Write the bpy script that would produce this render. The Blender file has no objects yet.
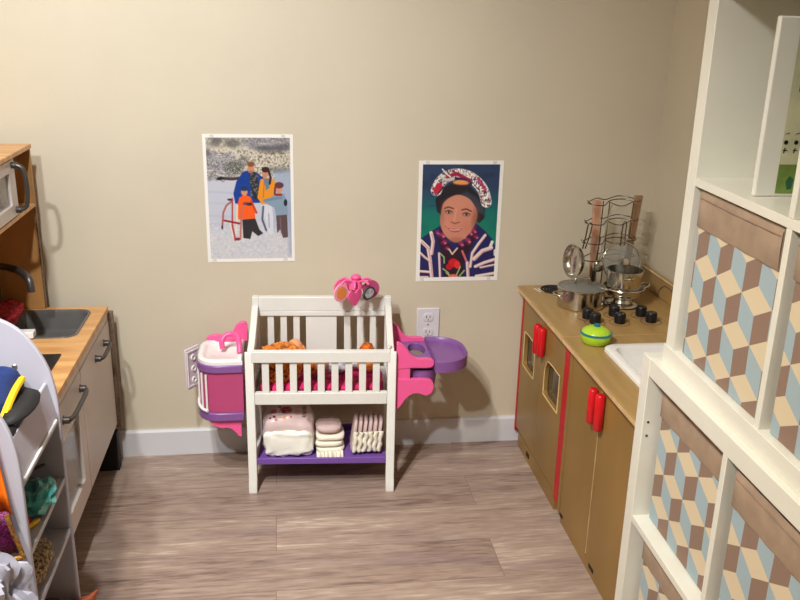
import bpy, bmesh, math, random
import numpy as np
from mathutils import Vector, Matrix, noise

# ------------------------------------------------------------------ camera, world, lights, exposure
scene = bpy.context.scene
COL = scene.collection
CAM = Vector((0.1003, -2.7048, 1.4332)); PITCH, YAW, ROLL, FPX = -0.319, 0.1403, 0.0236, 866.22
fw = Vector((math.sin(YAW)*math.cos(PITCH), math.cos(YAW)*math.cos(PITCH), math.sin(PITCH)))
rt = fw.cross(Vector((0, 0, 1))).normalized(); up = rt.cross(fw)
r2 = rt*math.cos(ROLL) + up*math.sin(ROLL); u2 = -rt*math.sin(ROLL) + up*math.cos(ROLL)
cam_data = bpy.data.cameras.new('camera')
cam_data.sensor_fit = 'HORIZONTAL'; cam_data.sensor_width = 36.0
cam_data.lens = FPX*36.0/800.0; cam_data.clip_start = 0.02
cam = bpy.data.objects.new('camera', cam_data); COL.objects.link(cam)
m3 = Matrix((r2, u2, -fw)).transposed()
cam.matrix_world = Matrix.Translation(CAM) @ m3.to_4x4()
scene.camera = cam

world = bpy.data.worlds.new('world'); scene.world = world; world.use_nodes = True
world.node_tree.nodes['Background'].inputs[0].default_value = (1.0, 0.93, 0.84, 1)
world.node_tree.nodes['Background'].inputs[1].default_value = 0.05

def lamp(name, loc, aim, watts, radius, col, cone=165, blend=0.8):
    l = bpy.data.lights.new(name, 'SPOT'); l.energy = watts; l.shadow_soft_size = radius; l.color = col
    l.spot_size = math.radians(cone); l.spot_blend = blend
    o = bpy.data.objects.new(name, l); o.location = loc; COL.objects.link(o)
    o.rotation_euler = (Vector(aim)-Vector(loc)).to_track_quat('-Z', 'Y').to_euler(); return o
COOL = (0.88, 0.93, 0.99)
WARM = (1.0, 0.93, 0.82)
lamp('downlight_or_fill', (-0.62, -2.45, 2.36), (-0.65, 0.0, 0.40), 84, 0.04, COOL, 110, 1.0)
lamp('downlight_or_fill', (-0.34, -1.60, 2.36), (-0.55, 0.0, 0.15), 76, 0.04, COOL, 118, 1.0)
lamp('downlight_or_fill', (-0.45, -2.05, 2.36), (0.32, -1.55, 0.0), 98, 0.05, WARM, 94, 1.0)  # added warm fill spot, brightens the white cube shelves and floor

vs = scene.view_settings
vs.view_transform = 'Standard'; vs.look = 'None'; vs.gamma = 1.0; vs.use_curve_mapping = False
vs.exposure = 0.8

# ------------------------------------------------------------------ materials
def lin(c):
    c = c/255.0
    return c/12.92 if c <= 0.04045 else ((c+0.055)/1.055)**2.4
def rgb(c): return (lin(c[0]), lin(c[1]), lin(c[2]), 1.0)

def mat(name, col, rough=0.5, metal=0.0, var=0.0, scale=8.0, stretch=(1, 1, 1), bump=0.0, bscale=60.0,
        alpha=1.0, trans=0.0, col2=None, coat=0.0, sheen=0.0, detail=4.0, ior=1.45):
    m = bpy.data.materials.new(name); m.use_nodes = True
    nt = m.node_tree; b = nt.nodes['Principled BSDF']
    b.inputs['Base Color'].default_value = rgb(col); b.inputs['Roughness'].default_value = rough
    b.inputs['Metallic'].default_value = metal; b.inputs['IOR'].default_value = ior
    b.inputs['Alpha'].default_value = alpha; b.inputs['Transmission Weight'].default_value = trans
    b.inputs['Coat Weight'].default_value = coat; b.inputs['Sheen Weight'].default_value = sheen
    tc = nt.nodes.new('ShaderNodeTexCoord'); mp = nt.nodes.new('ShaderNodeMapping')
    mp.inputs['Scale'].default_value = stretch
    nt.links.new(tc.outputs['Object'], mp.inputs['Vector'])
    if var > 0 or col2:
        n = nt.nodes.new('ShaderNodeTexNoise'); n.inputs['Scale'].default_value = scale
        n.inputs['Detail'].default_value = detail
        nt.links.new(mp.outputs['Vector'], n.inputs['Vector'])
        cr = nt.nodes.new('ShaderNodeValToRGB')
        c2 = col2 if col2 else tuple(max(0, v*(1-var)) for v in col)
        c1 = col if col2 else tuple(min(255, v*(1+var*0.5)) for v in col)
        cr.color_ramp.elements[0].position = 0.35; cr.color_ramp.elements[0].color = rgb(c2)
        cr.color_ramp.elements[1].position = 0.65; cr.color_ramp.elements[1].color = rgb(c1)
        nt.links.new(n.outputs['Fac'], cr.inputs['Fac']); nt.links.new(cr.outputs['Color'], b.inputs['Base Color'])
    if bump > 0:
        n2 = nt.nodes.new('ShaderNodeTexNoise'); n2.inputs['Scale'].default_value = bscale
        n2.inputs['Detail'].default_value = 3
        nt.links.new(mp.outputs['Vector'], n2.inputs['Vector'])
        bp = nt.nodes.new('ShaderNodeBump'); bp.inputs['Strength'].default_value = bump
        bp.inputs['Distance'].default_value = 0.004
        nt.links.new(n2.outputs['Fac'], bp.inputs['Height']); nt.links.new(bp.outputs['Normal'], b.inputs['Normal'])
    return m

def attr_mat(name, rough=0.35, coat=0.0):
    m = bpy.data.materials.new(name); m.use_nodes = True; nt = m.node_tree; b = nt.nodes['Principled BSDF']
    a = nt.nodes.new('ShaderNodeAttribute'); a.attribute_name = 'print'
    nt.links.new(a.outputs['Color'], b.inputs['Base Color']); b.inputs['Roughness'].default_value = rough
    b.inputs['Coat Weight'].default_value = coat
    return m

def floor_mat():
    m = bpy.data.materials.new('vinyl_planks'); m.use_nodes = True; nt = m.node_tree; b = nt.nodes['Principled BSDF']
    N = nt.nodes.new; L = nt.links.new
    tc = N('ShaderNodeTexCoord'); mp = N('ShaderNodeMapping'); L(tc.outputs['Object'], mp.inputs['Vector'])
    mp.inputs['Location'].default_value = (-0.675+1.22*4, 0.60+0.18*20, 0)
    br = N('ShaderNodeTexBrick'); br.offset = 0.5; br.offset_frequency = 2; br.squash = 1.0
    br.inputs['Scale'].default_value = 1.0; br.inputs['Brick Width'].default_value = 1.22
    br.inputs['Row Height'].default_value = 0.18; br.inputs['Mortar Size'].default_value = 0.0008
    br.inputs['Mortar Smooth'].default_value = 0.3; br.inputs['Bias'].default_value = 0.0
    br.inputs['Color1'].default_value = (0.28, 0.28, 0.28, 1); br.inputs['Color2'].default_value = (0.72, 0.72, 0.72, 1)
    br.inputs['Mortar'].default_value = (0.0, 0.0, 0.0, 1)
    L(mp.outputs['Vector'], br.inputs['Vector'])
    # grain, offset per plank
    ad = N('ShaderNodeVectorMath'); ad.operation = 'MULTIPLY_ADD'
    sc = N('ShaderNodeVectorMath'); sc.operation = 'MULTIPLY'; sc.inputs[1].default_value = (1.5, 13.0, 1.0)
    L(tc.outputs['Object'], sc.inputs[0])
    L(br.outputs['Color'], ad.inputs[0]); ad.inputs[1].default_value = (7.0, 3.0, 5.0); L(sc.outputs[0], ad.inputs[2])
    n1 = N('ShaderNodeTexNoise'); n1.inputs['Scale'].default_value = 1.6; n1.inputs['Detail'].default_value = 7
    n1.inputs['Roughness'].default_value = 0.62; n1.inputs['Distortion'].default_value = 0.7
    L(ad.outputs[0], n1.inputs['Vector'])
    n2 = N('ShaderNodeTexNoise'); n2.inputs['Scale'].default_value = 9.0; n2.inputs['Detail'].default_value = 6
    n2.inputs['Distortion'].default_value = 0.4
    L(ad.outputs[0], n2.inputs['Vector'])
    cr = N('ShaderNodeValToRGB'); e = cr.color_ramp.elements
    e[0].position = 0.33; e[0].color = rgb(FLOOR[0]); e[1].position = 0.68; e[1].color = rgb(FLOOR[3])
    k = e.new(0.44); k.color = rgb(FLOOR[1]); k = e.new(0.56); k.color = rgb(FLOOR[2])
    mx = N('ShaderNodeMixRGB'); mx.inputs['Fac'].default_value = 0.45
    L(n1.outputs['Fac'], mx.inputs['Color1']); L(n2.outputs['Fac'], mx.inputs['Color2'])
    pl = N('ShaderNodeMixRGB'); pl.blend_type = 'MIX'; pl.inputs['Fac'].default_value = 0.20
    L(mx.outputs['Color'], pl.inputs['Color1']); L(br.outputs['Color'], pl.inputs['Color2'])
    L(pl.outputs['Color'], cr.inputs['Fac'])
    # large purple-grey patches in the print
    n3 = N('ShaderNodeTexNoise'); n3.inputs['Scale'].default_value = 0.9; n3.inputs['Detail'].default_value = 3
    L(ad.outputs[0], n3.inputs['Vector'])
    c3 = N('ShaderNodeValToRGB'); c3.color_ramp.elements[0].position = 0.55; c3.color_ramp.elements[1].position = 0.75
    L(n3.outputs['Fac'], c3.inputs['Fac'])
    m2 = N('ShaderNodeMixRGB'); m2.inputs['Color2'].default_value = rgb((128, 108, 112))
    ml = N('ShaderNodeMath'); ml.operation = 'MULTIPLY'; ml.inputs[1].default_value = 0.55
    L(c3.outputs['Color'], ml.inputs[0]); L(ml.outputs[0], m2.inputs['Fac']); L(cr.outputs['Color'], m2.inputs['Color1'])
    m4 = N('ShaderNodeMixRGB'); m4.inputs['Color2'].default_value = rgb((112, 94, 86))
    L(br.outputs['Fac'], m4.inputs['Fac']); L(m2.outputs['Color'], m4.inputs['Color1'])
    L(m4.outputs['Color'], b.inputs['Base Color'])
    b.inputs['Roughness'].default_value = 0.42; b.inputs['Specular IOR Level'].default_value = 0.35
    bp = N('ShaderNodeBump'); bp.inputs['Strength'].default_value = 0.12; bp.inputs['Distance'].default_value = 0.002
    L(n2.outputs['Fac'], bp.inputs['Height']); L(bp.outputs['Normal'], b.inputs['Normal'])
    return m
FLOOR = [(104, 84, 76), (148, 125, 112), (172, 150, 134), (216, 197, 178)]

M = {}
M['wall'] = mat('beige_wall_paint', (206, 193, 168), 0.55, bump=0.08, bscale=180, var=0.02, scale=2)
M['ceiling'] = mat('ceiling_paint', (225, 220, 210), 0.8)
M['floor'] = floor_mat()
M['trimw'] = mat('trim_paint', (214, 212, 212), 0.4, var=0.03, scale=3)
M['cribw'] = mat('crib_white_paint', (226, 223, 214), 0.3, var=0.02, scale=6)
M['kallax'] = mat('shelf_white_foil', (228, 225, 211), 0.32, var=0.02, scale=4)
M['shelfw'] = mat('rack_white_board', (180, 177, 186), 0.3, var=0.02, scale=5)
M['doorw'] = mat('pale_grey_door', (212, 200, 192), 0.4, var=0.02)
M['birch'] = mat('birch_ply', (146, 112, 58), 0.38, var=0.07, scale=2.2, stretch=(2, 3, 1), bump=0.03, bscale=30)
M['birchtop'] = mat('birch_worktop', (166, 132, 80), 0.30, var=0.07, scale=3.0, stretch=(9, 1.5, 2), bump=0.02, bscale=30)
M['maple'] = mat('birch_edge', (214, 180, 128), 0.4, var=0.1, scale=20)
M['darkslot'] = mat('dark_slot', (40, 28, 20), 0.8)
M['counter'] = mat('pine_worktop', (222, 170, 108), 0.35, var=0.13, scale=4.0, stretch=(1.5, 10, 2), col2=(196, 140, 82))
M['hutch'] = mat('brown_ply', (184, 134, 78), 0.45, var=0.14, scale=3.0, stretch=(3, 3, 1))
M['hutchedge'] = mat('ply_edge', (116, 96, 78), 0.5, var=0.2, scale=30, stretch=(1, 1, 6))
M['black'] = mat('black_plastic', (22, 22, 24), 0.35)
M['blackm'] = mat('black_matte', (28, 26, 26), 0.7)
M['sinkblack'] = mat('dark_grey_sink', (96, 92, 88), 0.22, var=0.1, scale=5)
M['pewter'] = mat('pewter_handle', (88, 84, 80), 0.38, metal=0.7)
M['silver'] = mat('silver_plastic', (160, 158, 155), 0.3, metal=0.8)
M['steel'] = mat('stainless_steel', (208, 204, 196), 0.16, metal=1.0, var=0.04, scale=3, stretch=(1, 1, 20))
M['wire'] = mat('steel_wire', (118, 110, 98), 0.25, metal=1.0)
M['glass'] = mat('clear_glass', (150, 148, 138), 0.06, alpha=0.34, coat=0.5)
M['ovenglass'] = mat('clear_plastic_window', (215, 212, 208), 0.12, trans=0.75, alpha=0.8)
M['tintglass'] = mat('dark_window_acrylic', (74, 66, 56), 0.15, coat=0.5)
M['red'] = mat('red_plastic', (206, 22, 30), 0.28)
M['redwood'] = mat('red_painted_edge', (188, 20, 34), 0.4)
M['lime'] = mat('lime_plastic', (170, 205, 48), 0.3)
M['teal'] = mat('teal_plastic', (0, 116, 132), 0.3)
M['pink'] = mat('hot_pink_plastic', (240, 92, 150), 0.35)
M['pinkd'] = mat('magenta_panel', (184, 72, 116), 0.45, var=0.03)
M['pinkl'] = mat('pale_pink_plastic', (238, 160, 180), 0.4)
M['purple'] = mat('purple_plastic', (132, 86, 146), 0.35)
M['purpled'] = mat('purple_shelf', (116, 78, 156), 0.4)
M['white'] = mat('white_plastic', (232, 228, 222), 0.3)
M['plate'] = mat('outlet_white', (214, 208, 210), 0.3)
M['platel'] = mat('toy_panel_lilac_white', (220, 205, 208), 0.35)
M['slotgrey'] = mat('slot_grey', (70, 64, 64), 0.6)
M['bedding'] = mat('magenta_bedding', (196, 32, 96), 0.8, var=0.35, scale=40, bump=0.3, bscale=60)
M['beddingl'] = mat('pink_bedding_trim', (228, 110, 150), 0.8, var=0.1, scale=40)
M['yarn'] = mat('orange_yarn', (236, 146, 36), 0.85, var=0.3, scale=90, col2=(176, 80, 20), sheen=0.3)
M['yarnd'] = mat('dark_orange_yarn', (196, 96, 24), 0.9, var=0.3, scale=80)
M['skin'] = mat('doll_vinyl_peach', (228, 160, 112), 0.5)
M['skint'] = mat('doll_vinyl_tan', (188, 132, 92), 0.5)
M['greycloth'] = mat('grey_white_cloth', (196, 196, 204), 0.9, var=0.3, scale=50, bump=0.4, bscale=80)
M['diaper'] = mat('diaper_white', (240, 232, 212), 0.8, bump=0.25, bscale=70)
M['diaperside'] = mat('diaper_fold_blush', (206, 178, 172), 0.8, bump=0.3, bscale=60)
M['packfilm'] = mat('pack_film_blush', (214, 190, 186), 0.28, bump=0.35, bscale=35, coat=0.3)
M['packwhite'] = mat('pack_film_white', (240, 236, 222), 0.25, bump=0.4, bscale=30, coat=0.3)
M['inkred'] = mat('dark_red_ink', (140, 34, 52), 0.4)
M['inkpink'] = mat('pink_ink', (206, 110, 120), 0.4)
M['inkorange'] = mat('orange_ink', (222, 140, 70), 0.4)
M['inkbrown'] = mat('brown_ink', (110, 70, 70), 0.4)
M['taupe'] = mat('taupe_fabric', (164, 140, 118), 0.7, var=0.10, scale=14, bump=0.15, bscale=200)
M['fbrown'] = mat('fabric_brown', (142, 116, 100), 0.75, bump=0.1, bscale=300)
M['fblue'] = mat('fabric_blue', (160, 178, 184), 0.75, bump=0.1, bscale=300)
M['fcream'] = mat('fabric_cream', (216, 198, 166), 0.75, bump=0.1, bscale=300)
M['interior'] = mat('bin_lining', (60, 50, 44), 0.9)
M['paper'] = mat('photo_paper', (238, 232, 222), 0.4)
M['print'] = attr_mat('photo_print', 0.32)
M['tape'] = mat('clear_tape', (240, 236, 226), 0.15, alpha=0.55)
M['redknit'] = mat('red_knit', (158, 24, 34), 0.9, var=0.5, scale=120, bump=0.8, bscale=160)
M['blue'] = mat('blue_cap_cloth', (16, 42, 100), 0.75, var=0.2, scale=20, bump=0.2, bscale=150)
M['yellow'] = mat('yellow_cloth', (238, 190, 24), 0.7, var=0.08)
M['tealcloth'] = mat('teal_tulle', (60, 168, 160), 0.4, var=0.3, scale=30, alpha=0.9, bump=0.4, bscale=40, sheen=0.5)
M['leopard'] = mat('leopard_fabric', (176, 146, 100), 0.7, scale=150, col2=(34, 24, 18), detail=1)
M['rust'] = mat('rust_leather', (150, 72, 44), 0.45, var=0.25, scale=12)
M['orangecloth'] = mat('orange_satin', (250, 118, 16), 0.45, var=0.1, scale=10, bump=0.2, bscale=30)
M['sequin'] = mat('purple_sequins', (120, 34, 88), 0.3, metal=0.4, scale=220, col2=(54, 12, 40), bump=0.7, bscale=300)
M['gold'] = mat('gold_trim', (206, 160, 60), 0.3, metal=0.6, scale=200, col2=(120, 60, 60), bump=0.5, bscale=200)
M['film'] = mat('white_plastic_film', (168, 166, 178), 0.14, alpha=0.9, bump=1.0, bscale=22, coat=0.8)
M['boxwhite'] = mat('box_card_white', (226, 224, 214), 0.3)
M['boxcream'] = mat('box_print_sage', (196, 194, 160), 0.35, var=0.08, scale=18)
M['boxgreen'] = mat('box_print_green', (112, 138, 66), 0.35, var=0.1, scale=30)
M['boxdark'] = mat('box_print_dark_green', (40, 92, 62), 0.35)
M['postwood'] = mat('rack_post_wood', (198, 148, 118), 0.5, var=0.1, scale=10, stretch=(4, 4, 1))
M['postwoodd'] = mat('rack_post_wood_brown', (158, 122, 88), 0.5, var=0.1, scale=10, stretch=(4, 4, 1))

# ------------------------------------------------------------------ mesh helpers
class MB:
    def __init__(s): s.v = []; s.f = []; s.m = []; s.ms = []
    def mi(s, m):
        if m is None: m = 0
        if isinstance(m, int): return m
        if m not in s.ms: s.ms.append(m)
        return s.ms.index(m)
    def add(s, vs, fs, m=None):
        k = len(s.v); s.v += [tuple(v) for v in vs]; i = s.mi(m)
        for f in fs: s.f.append(tuple(k+j for j in f)); s.m.append(i)
        return s
    def box(s, x0, x1, y0, y1, z0, z1, m=None, M4=None):
        vs = [Vector((x, y, z)) for z in (z0, z1) for y in (y0, y1) for x in (x0, x1)]
        if M4: vs = [M4 @ v for v in vs]
        return s.add(vs, [(0, 2, 3, 1), (4, 5, 7, 6), (0, 1, 5, 4), (2, 6, 7, 3), (0, 4, 6, 2), (1, 3, 7, 5)], m)
    def map3(s, axis, a, b, c):   # a,b in polygon plane, c along axis
        return {'x': (c, a, b), 'y': (a, c, b), 'z': (a, b, c)}[axis]
    def prism(s, poly, axis, c0, c1, m=None):
        n = len(poly); vs = [s.map3(axis, a, b, c0) for a, b in poly] + [s.map3(axis, a, b, c1) for a, b in poly]
        fs = [tuple(range(n))[::-1], tuple(range(n, 2*n))] + [(i, (i+1) % n, n+(i+1) % n, n+i) for i in range(n)]
        return s.add(vs, fs, m)
    def holed(s, rect, inner, axis, c0, c1, m=None):   # rect a0,a1,b0,b1 with one star-shaped hole
        a0, a1, b0, b1 = rect; cx = sum(p[0] for p in inner)/len(inner); cy = sum(p[1] for p in inner)/len(inner)
        angs = sorted([math.atan2(p[1]-cy, p[0]-cx) for p in inner] + [math.atan2(b-cy, a-cx) for a in (a0, a1) for b in (b0, b1)])
        def hit_rect(t):
            dx, dy = math.cos(t), math.sin(t); r = 1e9
            if dx > 1e-9: r = min(r, (a1-cx)/dx)
            if dx < -1e-9: r = min(r, (a0-cx)/dx)
            if dy > 1e-9: r = min(r, (b1-cy)/dy)
            if dy < -1e-9: r = min(r, (b0-cy)/dy)
            return cx+dx*r, cy+dy*r
        def hit_in(t):
            dx, dy = math.cos(t), math.sin(t); best = 0
            for i in range(len(inner)):
                p, q = inner[i], inner[(i+1) % len(inner)]
                ex, ey = q[0]-p[0], q[1]-p[1]; den = dx*ey-dy*ex
                if abs(den) < 1e-12: continue
                r = ((p[0]-cx)*ey-(p[1]-cy)*ex)/den; u = ((p[0]-cx)*dy-(p[1]-cy)*dx)/den
                if r > 0 and -1e-4 <= u <= 1+1e-4: best = max(best, r)
            return cx+dx*best, cy+dy*best
        O = [hit_rect(t) for t in angs]; I = [hit_in(t) for t in angs]; n = len(angs)
        vs = []
        for c in (c0, c1):
            vs += [s.map3(axis, a, b, c) for a, b in O]; vs += [s.map3(axis, a, b, c) for a, b in I]
        fs = []
        for i in range(n):
            j = (i+1) % n
            fs += [(i, n+i, n+j, j), (2*n+i, 2*n+j, 3*n+j, 3*n+i), (i, j, 2*n+j, 2*n+i), (n+i, 3*n+i, 3*n+j, n+j)]
        return s.add(vs, fs, m)
    def tube(s, pts, r, n=8, m=None, closed=False, flat=1.0):
        P = [Vector(p) for p in pts]; k = len(P); rr = r if isinstance(r, (list, tuple)) else [r]*k
        vs = []; prev = None
        for i, p in enumerate(P):
            a = P[(i-1) % k] if (closed or i > 0) else P[0]; b = P[(i+1) % k] if (closed or i < k-1) else P[-1]
            t = (b-a).normalized()
            if prev is None: q = t.orthogonal().normalized()
            else:
                q = prev - t*prev.dot(t)
                q = q.normalized() if q.length > 1e-6 else t.orthogonal().normalized()
            prev = q; w = t.cross(q)
            for j in range(n):
                an = 2*math.pi*j/n; vs.append(p + q*math.cos(an)*rr[i] + w*math.sin(an)*rr[i]*flat)
        fs = []
        for i in range(k if closed else k-1):
            for j in range(n):
                a = i*n+j; b = i*n+(j+1) % n; c = ((i+1) % k)*n+(j+1) % n; d = ((i+1) % k)*n+j
                fs.append((a, b, c, d))
        if not closed: fs += [tuple(range(n))[::-1], tuple((k-1)*n+j for j in range(n))]
        return s.add(vs, fs, m)
    def lathe(s, prof, c=(0, 0, 0), n=32, m=None, M4=None, sx=1.0, sy=1.0):
        vs = []; k = len(prof)
        for r, z in prof:
            for j in range(n):
                a = 2*math.pi*j/n; v = Vector((r*math.cos(a)*sx, r*math.sin(a)*sy, z))
                v = (M4 @ v) if M4 else v + Vector(c); vs.append(v)
        fs = [(i*n+j, i*n+(j+1) % n, (i+1)*n+(j+1) % n, (i+1)*n+j) for i in range(k-1) for j in range(n)]
        shut = tuple(prof[0]) == tuple(prof[-1])
        if prof[0][0] > 1e-6 and not shut: fs.append(tuple(range(n))[::-1])
        if prof[-1][0] > 1e-6 and not shut: fs.append(tuple((k-1)*n+j for j in range(n)))
        return s.add(vs, fs, m)
    def blob(s, c, r, m=None, amp=0.0, freq=3.0, seed=0, e=1.0, n=24, rot=None):   # superellipsoid with noise
        vs = []; rx, ry, rz = r; c = Vector(c)
        def pw(v): return math.copysign(abs(v)**e, v)
        for i in range(n+1):
            ph = -math.pi/2+math.pi*i/n
            for j in range(2*n):
                th = math.pi*j/n
                d = Vector((pw(math.cos(ph))*pw(math.cos(th)), pw(math.cos(ph))*pw(math.sin(th)), pw(math.sin(ph))))
                p = Vector((d.x*rx, d.y*ry, d.z*rz))
                if amp: p += Vector(d).normalized()*amp*noise.noise(Vector((d.x, d.y, d.z))*freq+Vector((seed*3.7, seed*1.3, seed)))
                if rot: p = rot @ p
                vs.append(c+p)
        fs = [(i*2*n+j, i*2*n+(j+1) % (2*n), (i+1)*2*n+(j+1) % (2*n), (i+1)*2*n+j) for i in range(n) for j in range(2*n)]
        return s.add(vs, fs, m)
    def build(s, name, m, parent=None, bevel=0.0, smooth=False, space='world', seg=2):
        me = bpy.data.meshes.new(name)
        vs = s.v
        if parent is not None and space == 'world':
            inv = world_of(parent).inverted(); vs = [inv @ Vector(v) for v in vs]
        me.from_pydata([tuple(v) for v in vs], [], s.f)
        mats = s.ms if s.ms else [m]
        for k in mats: me.materials.append(M[k])
        if s.ms:
            for p, i in zip(me.polygons, s.m): p.material_index = i
        bm = bmesh.new(); bm.from_mesh(me); bmesh.ops.remove_doubles(bm, verts=bm.verts, dist=1e-6)
        bmesh.ops.recalc_face_normals(bm, faces=bm.faces); bm.to_mesh(me); bm.free()
        if smooth:
            for p in me.polygons: p.use_smooth = True
            me.set_sharp_from_angle(angle=math.radians(smooth if smooth is not True else 40))
        o = bpy.data.objects.new(name, me); COL.objects.link(o)
        if parent is not None: o.parent = parent
        if bevel:
            b = o.modifiers.new('bevel', 'BEVEL'); b.width = bevel; b.segments = seg; b.limit_method = 'ANGLE'
            b.angle_limit = math.radians(50)
            if not smooth:
                for p in me.polygons: p.use_smooth = True
                me.set_sharp_from_angle(angle=math.radians(75))
        return o

WM = {}
def world_of(o):
    m = Matrix.LocRotScale(o.location, o.rotation_euler, o.scale)
    return (world_of(o.parent) @ m) if o.parent else m
def thing(name, label, cat, loc=(0, 0, 0), rz=0.0, group=None):
    o = bpy.data.objects.new(name, None); o.empty_display_size = 0.05; COL.objects.link(o)
    o.location = loc; o.rotation_euler = (0, 0, rz); o['label'] = label; o['category'] = cat
    if group: o['group'] = group
    return o
def tag(o, label, cat, group=None):
    o['label'] = label; o['category'] = cat
    if group: o['group'] = group
    return o
def struct(o): o['kind'] = 'structure'; return o
def rounded(a0, a1, b0, b1, r, n=6, corners='all'):
    out = []
    for (cx, cy, s0, k) in ((a1-r, b1-r, 0, 'tr'), (a0+r, b1-r, 90, 'tl'), (a0+r, b0+r, 180, 'bl'), (a1-r, b0+r, 270, 'br')):
        if corners == 'all' or k in corners:
            for i in range(n+1):
                t = math.radians(s0+90*i/n); out.append((cx+r*math.cos(t), cy+r*math.sin(t)))
        else:
            out.append((a1 if 'r' in k else a0, b1 if 't' in k else b0))
    return out
def spline(P, n=6, closed=False):
    P = [Vector(p) for p in P]; out = []; k = len(P)
    rng = range(k) if closed else range(k-1)
    for i in rng:
        if closed: p0, p1, p2, p3 = P[(i-1) % k], P[i], P[(i+1) % k], P[(i+2) % k]
        else: p0, p1, p2, p3 = P[max(i-1, 0)], P[i], P[i+1], P[min(i+2, k-1)]
        for j in range(n):
            t = j/n
            out.append(0.5*((2*p1)+(p2-p0)*t+(2*p0-5*p1+4*p2-p3)*t*t+(3*p1-p0-3*p2+p3)*t**3))
    if not closed: out.append(P[-1])
    return out
def s2(P, n=6, closed=False): return [(v.x, v.y) for v in spline([(a, b, 0) for a, b in P], n, closed)]

# ------------------------------------------------------------------ room shell
XL, XR, YF, ZC = -0.87, 1.325, -4.1, 2.42
struct(MB().box(XL-.1, XR+.1, YF-.1, .1, -.1, 0).build('floor', 'floor'))
struct(MB().box(XL-.1, XR+.1, YF-.1, .1, ZC, ZC+.1).build('ceiling', 'ceiling'))
struct(MB().box(XL-.1, XR+.1, 0, .1, 0, ZC).build('wall_back', 'wall'))
struct(MB().box(XR, XR+.1, YF, 0, 0, ZC).build('wall_right', 'wall'))
struct(MB().box(XL-.1, XL, YF, 0, 0, ZC).build('wall_left', 'wall'))
struct(MB().box(XL-.1, XR+.1, YF-.1, YF, 0, ZC).build('wall_front', 'wall'))
bb = [(-.012, 0), (-.012, .085), (-.008, .092), (0, .092), (0, 0)]
struct(MB().prism(bb, 'x', XL, XR).build('baseboard_back', 'trimw'))

# ------------------------------------------------------------------ white cube shelf units (right) and their fabric bins
def shelf_unit(name, label, x, y, rz, z0, cols, bottom_full):
    t = thing(name, label, 'shelf', (x, y, z0), rz, 'white cube shelf units on the right wall')
    W = .038*2+.335*cols+.016*(cols-1); H = .038*2+.335*2+.016; D = .385
    B = lambda a, b, c, d, n: MB().box(0, D, -b, -a, c, d).build(n, 'kallax', t, bevel=.0012, space='local')
    def P(n, a, b, c, d, x0=0): MB().box(x0, D, -b, -a, c, d).build(n, 'kallax', t, bevel=.0012, space='local')
    if bottom_full:
        P('bottom_board', -.003, W+.003, 0, .038, x0=-.003); P('top_board', -.003, W+.003, H-.038, H)
        P('side_panel', 0, .038, .038, H-.038); P('side_panel', W-.038, W, .038, H-.038)
    else:
        P('side_panel', 0, .038, 0, H); P('side_panel', W-.038, W, 0, H)
        P('bottom_board', .038, W-.038, 0, .038); P('top_board', .038, W-.038, H-.038, H)
    P('middle_shelf', .038, W-.038, .373, .389, x0=.001)
    for c in range(1, cols):
        a = .038+.351*c-.016
        P('divider', a, a+.016, .038, .373, x0=.001); P('divider', a, a+.016, .389, H-.038, x0=.001)
    # little shelf-pin holes on the inner side of the first panel
    for z in (() if bottom_full else (.616, .584)): MB().lathe([(.003, 0), (.003, .0006), (0, .0006)], M4=Matrix.Translation((.012, -.038, z)) @ Matrix.Rotation(math.pi/2, 4, 'X'), n=10).build('pin_hole', 'slotgrey', t, space='local')
    return t, H

def clip(poly, a0, a1, b0, b1):
    def cut(P, f):
        out = []
        for i in range(len(P)):
            p, q = P[i], P[(i+1) % len(P)]; fp, fq = f(p), f(q)
            if fp >= 0: out.append(p)
            if fp*fq < 0:
                u = fp/(fp-fq); out.append((p[0]+(q[0]-p[0])*u, p[1]+(q[1]-p[1])*u))
        return out
    for f in (lambda p: p[0]-a0, lambda p: a1-p[0], lambda p: p[1]-b0, lambda p: b1-p[1]):
        poly = cut(poly, f)
        if len(poly) < 3: return []
    return poly

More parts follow.
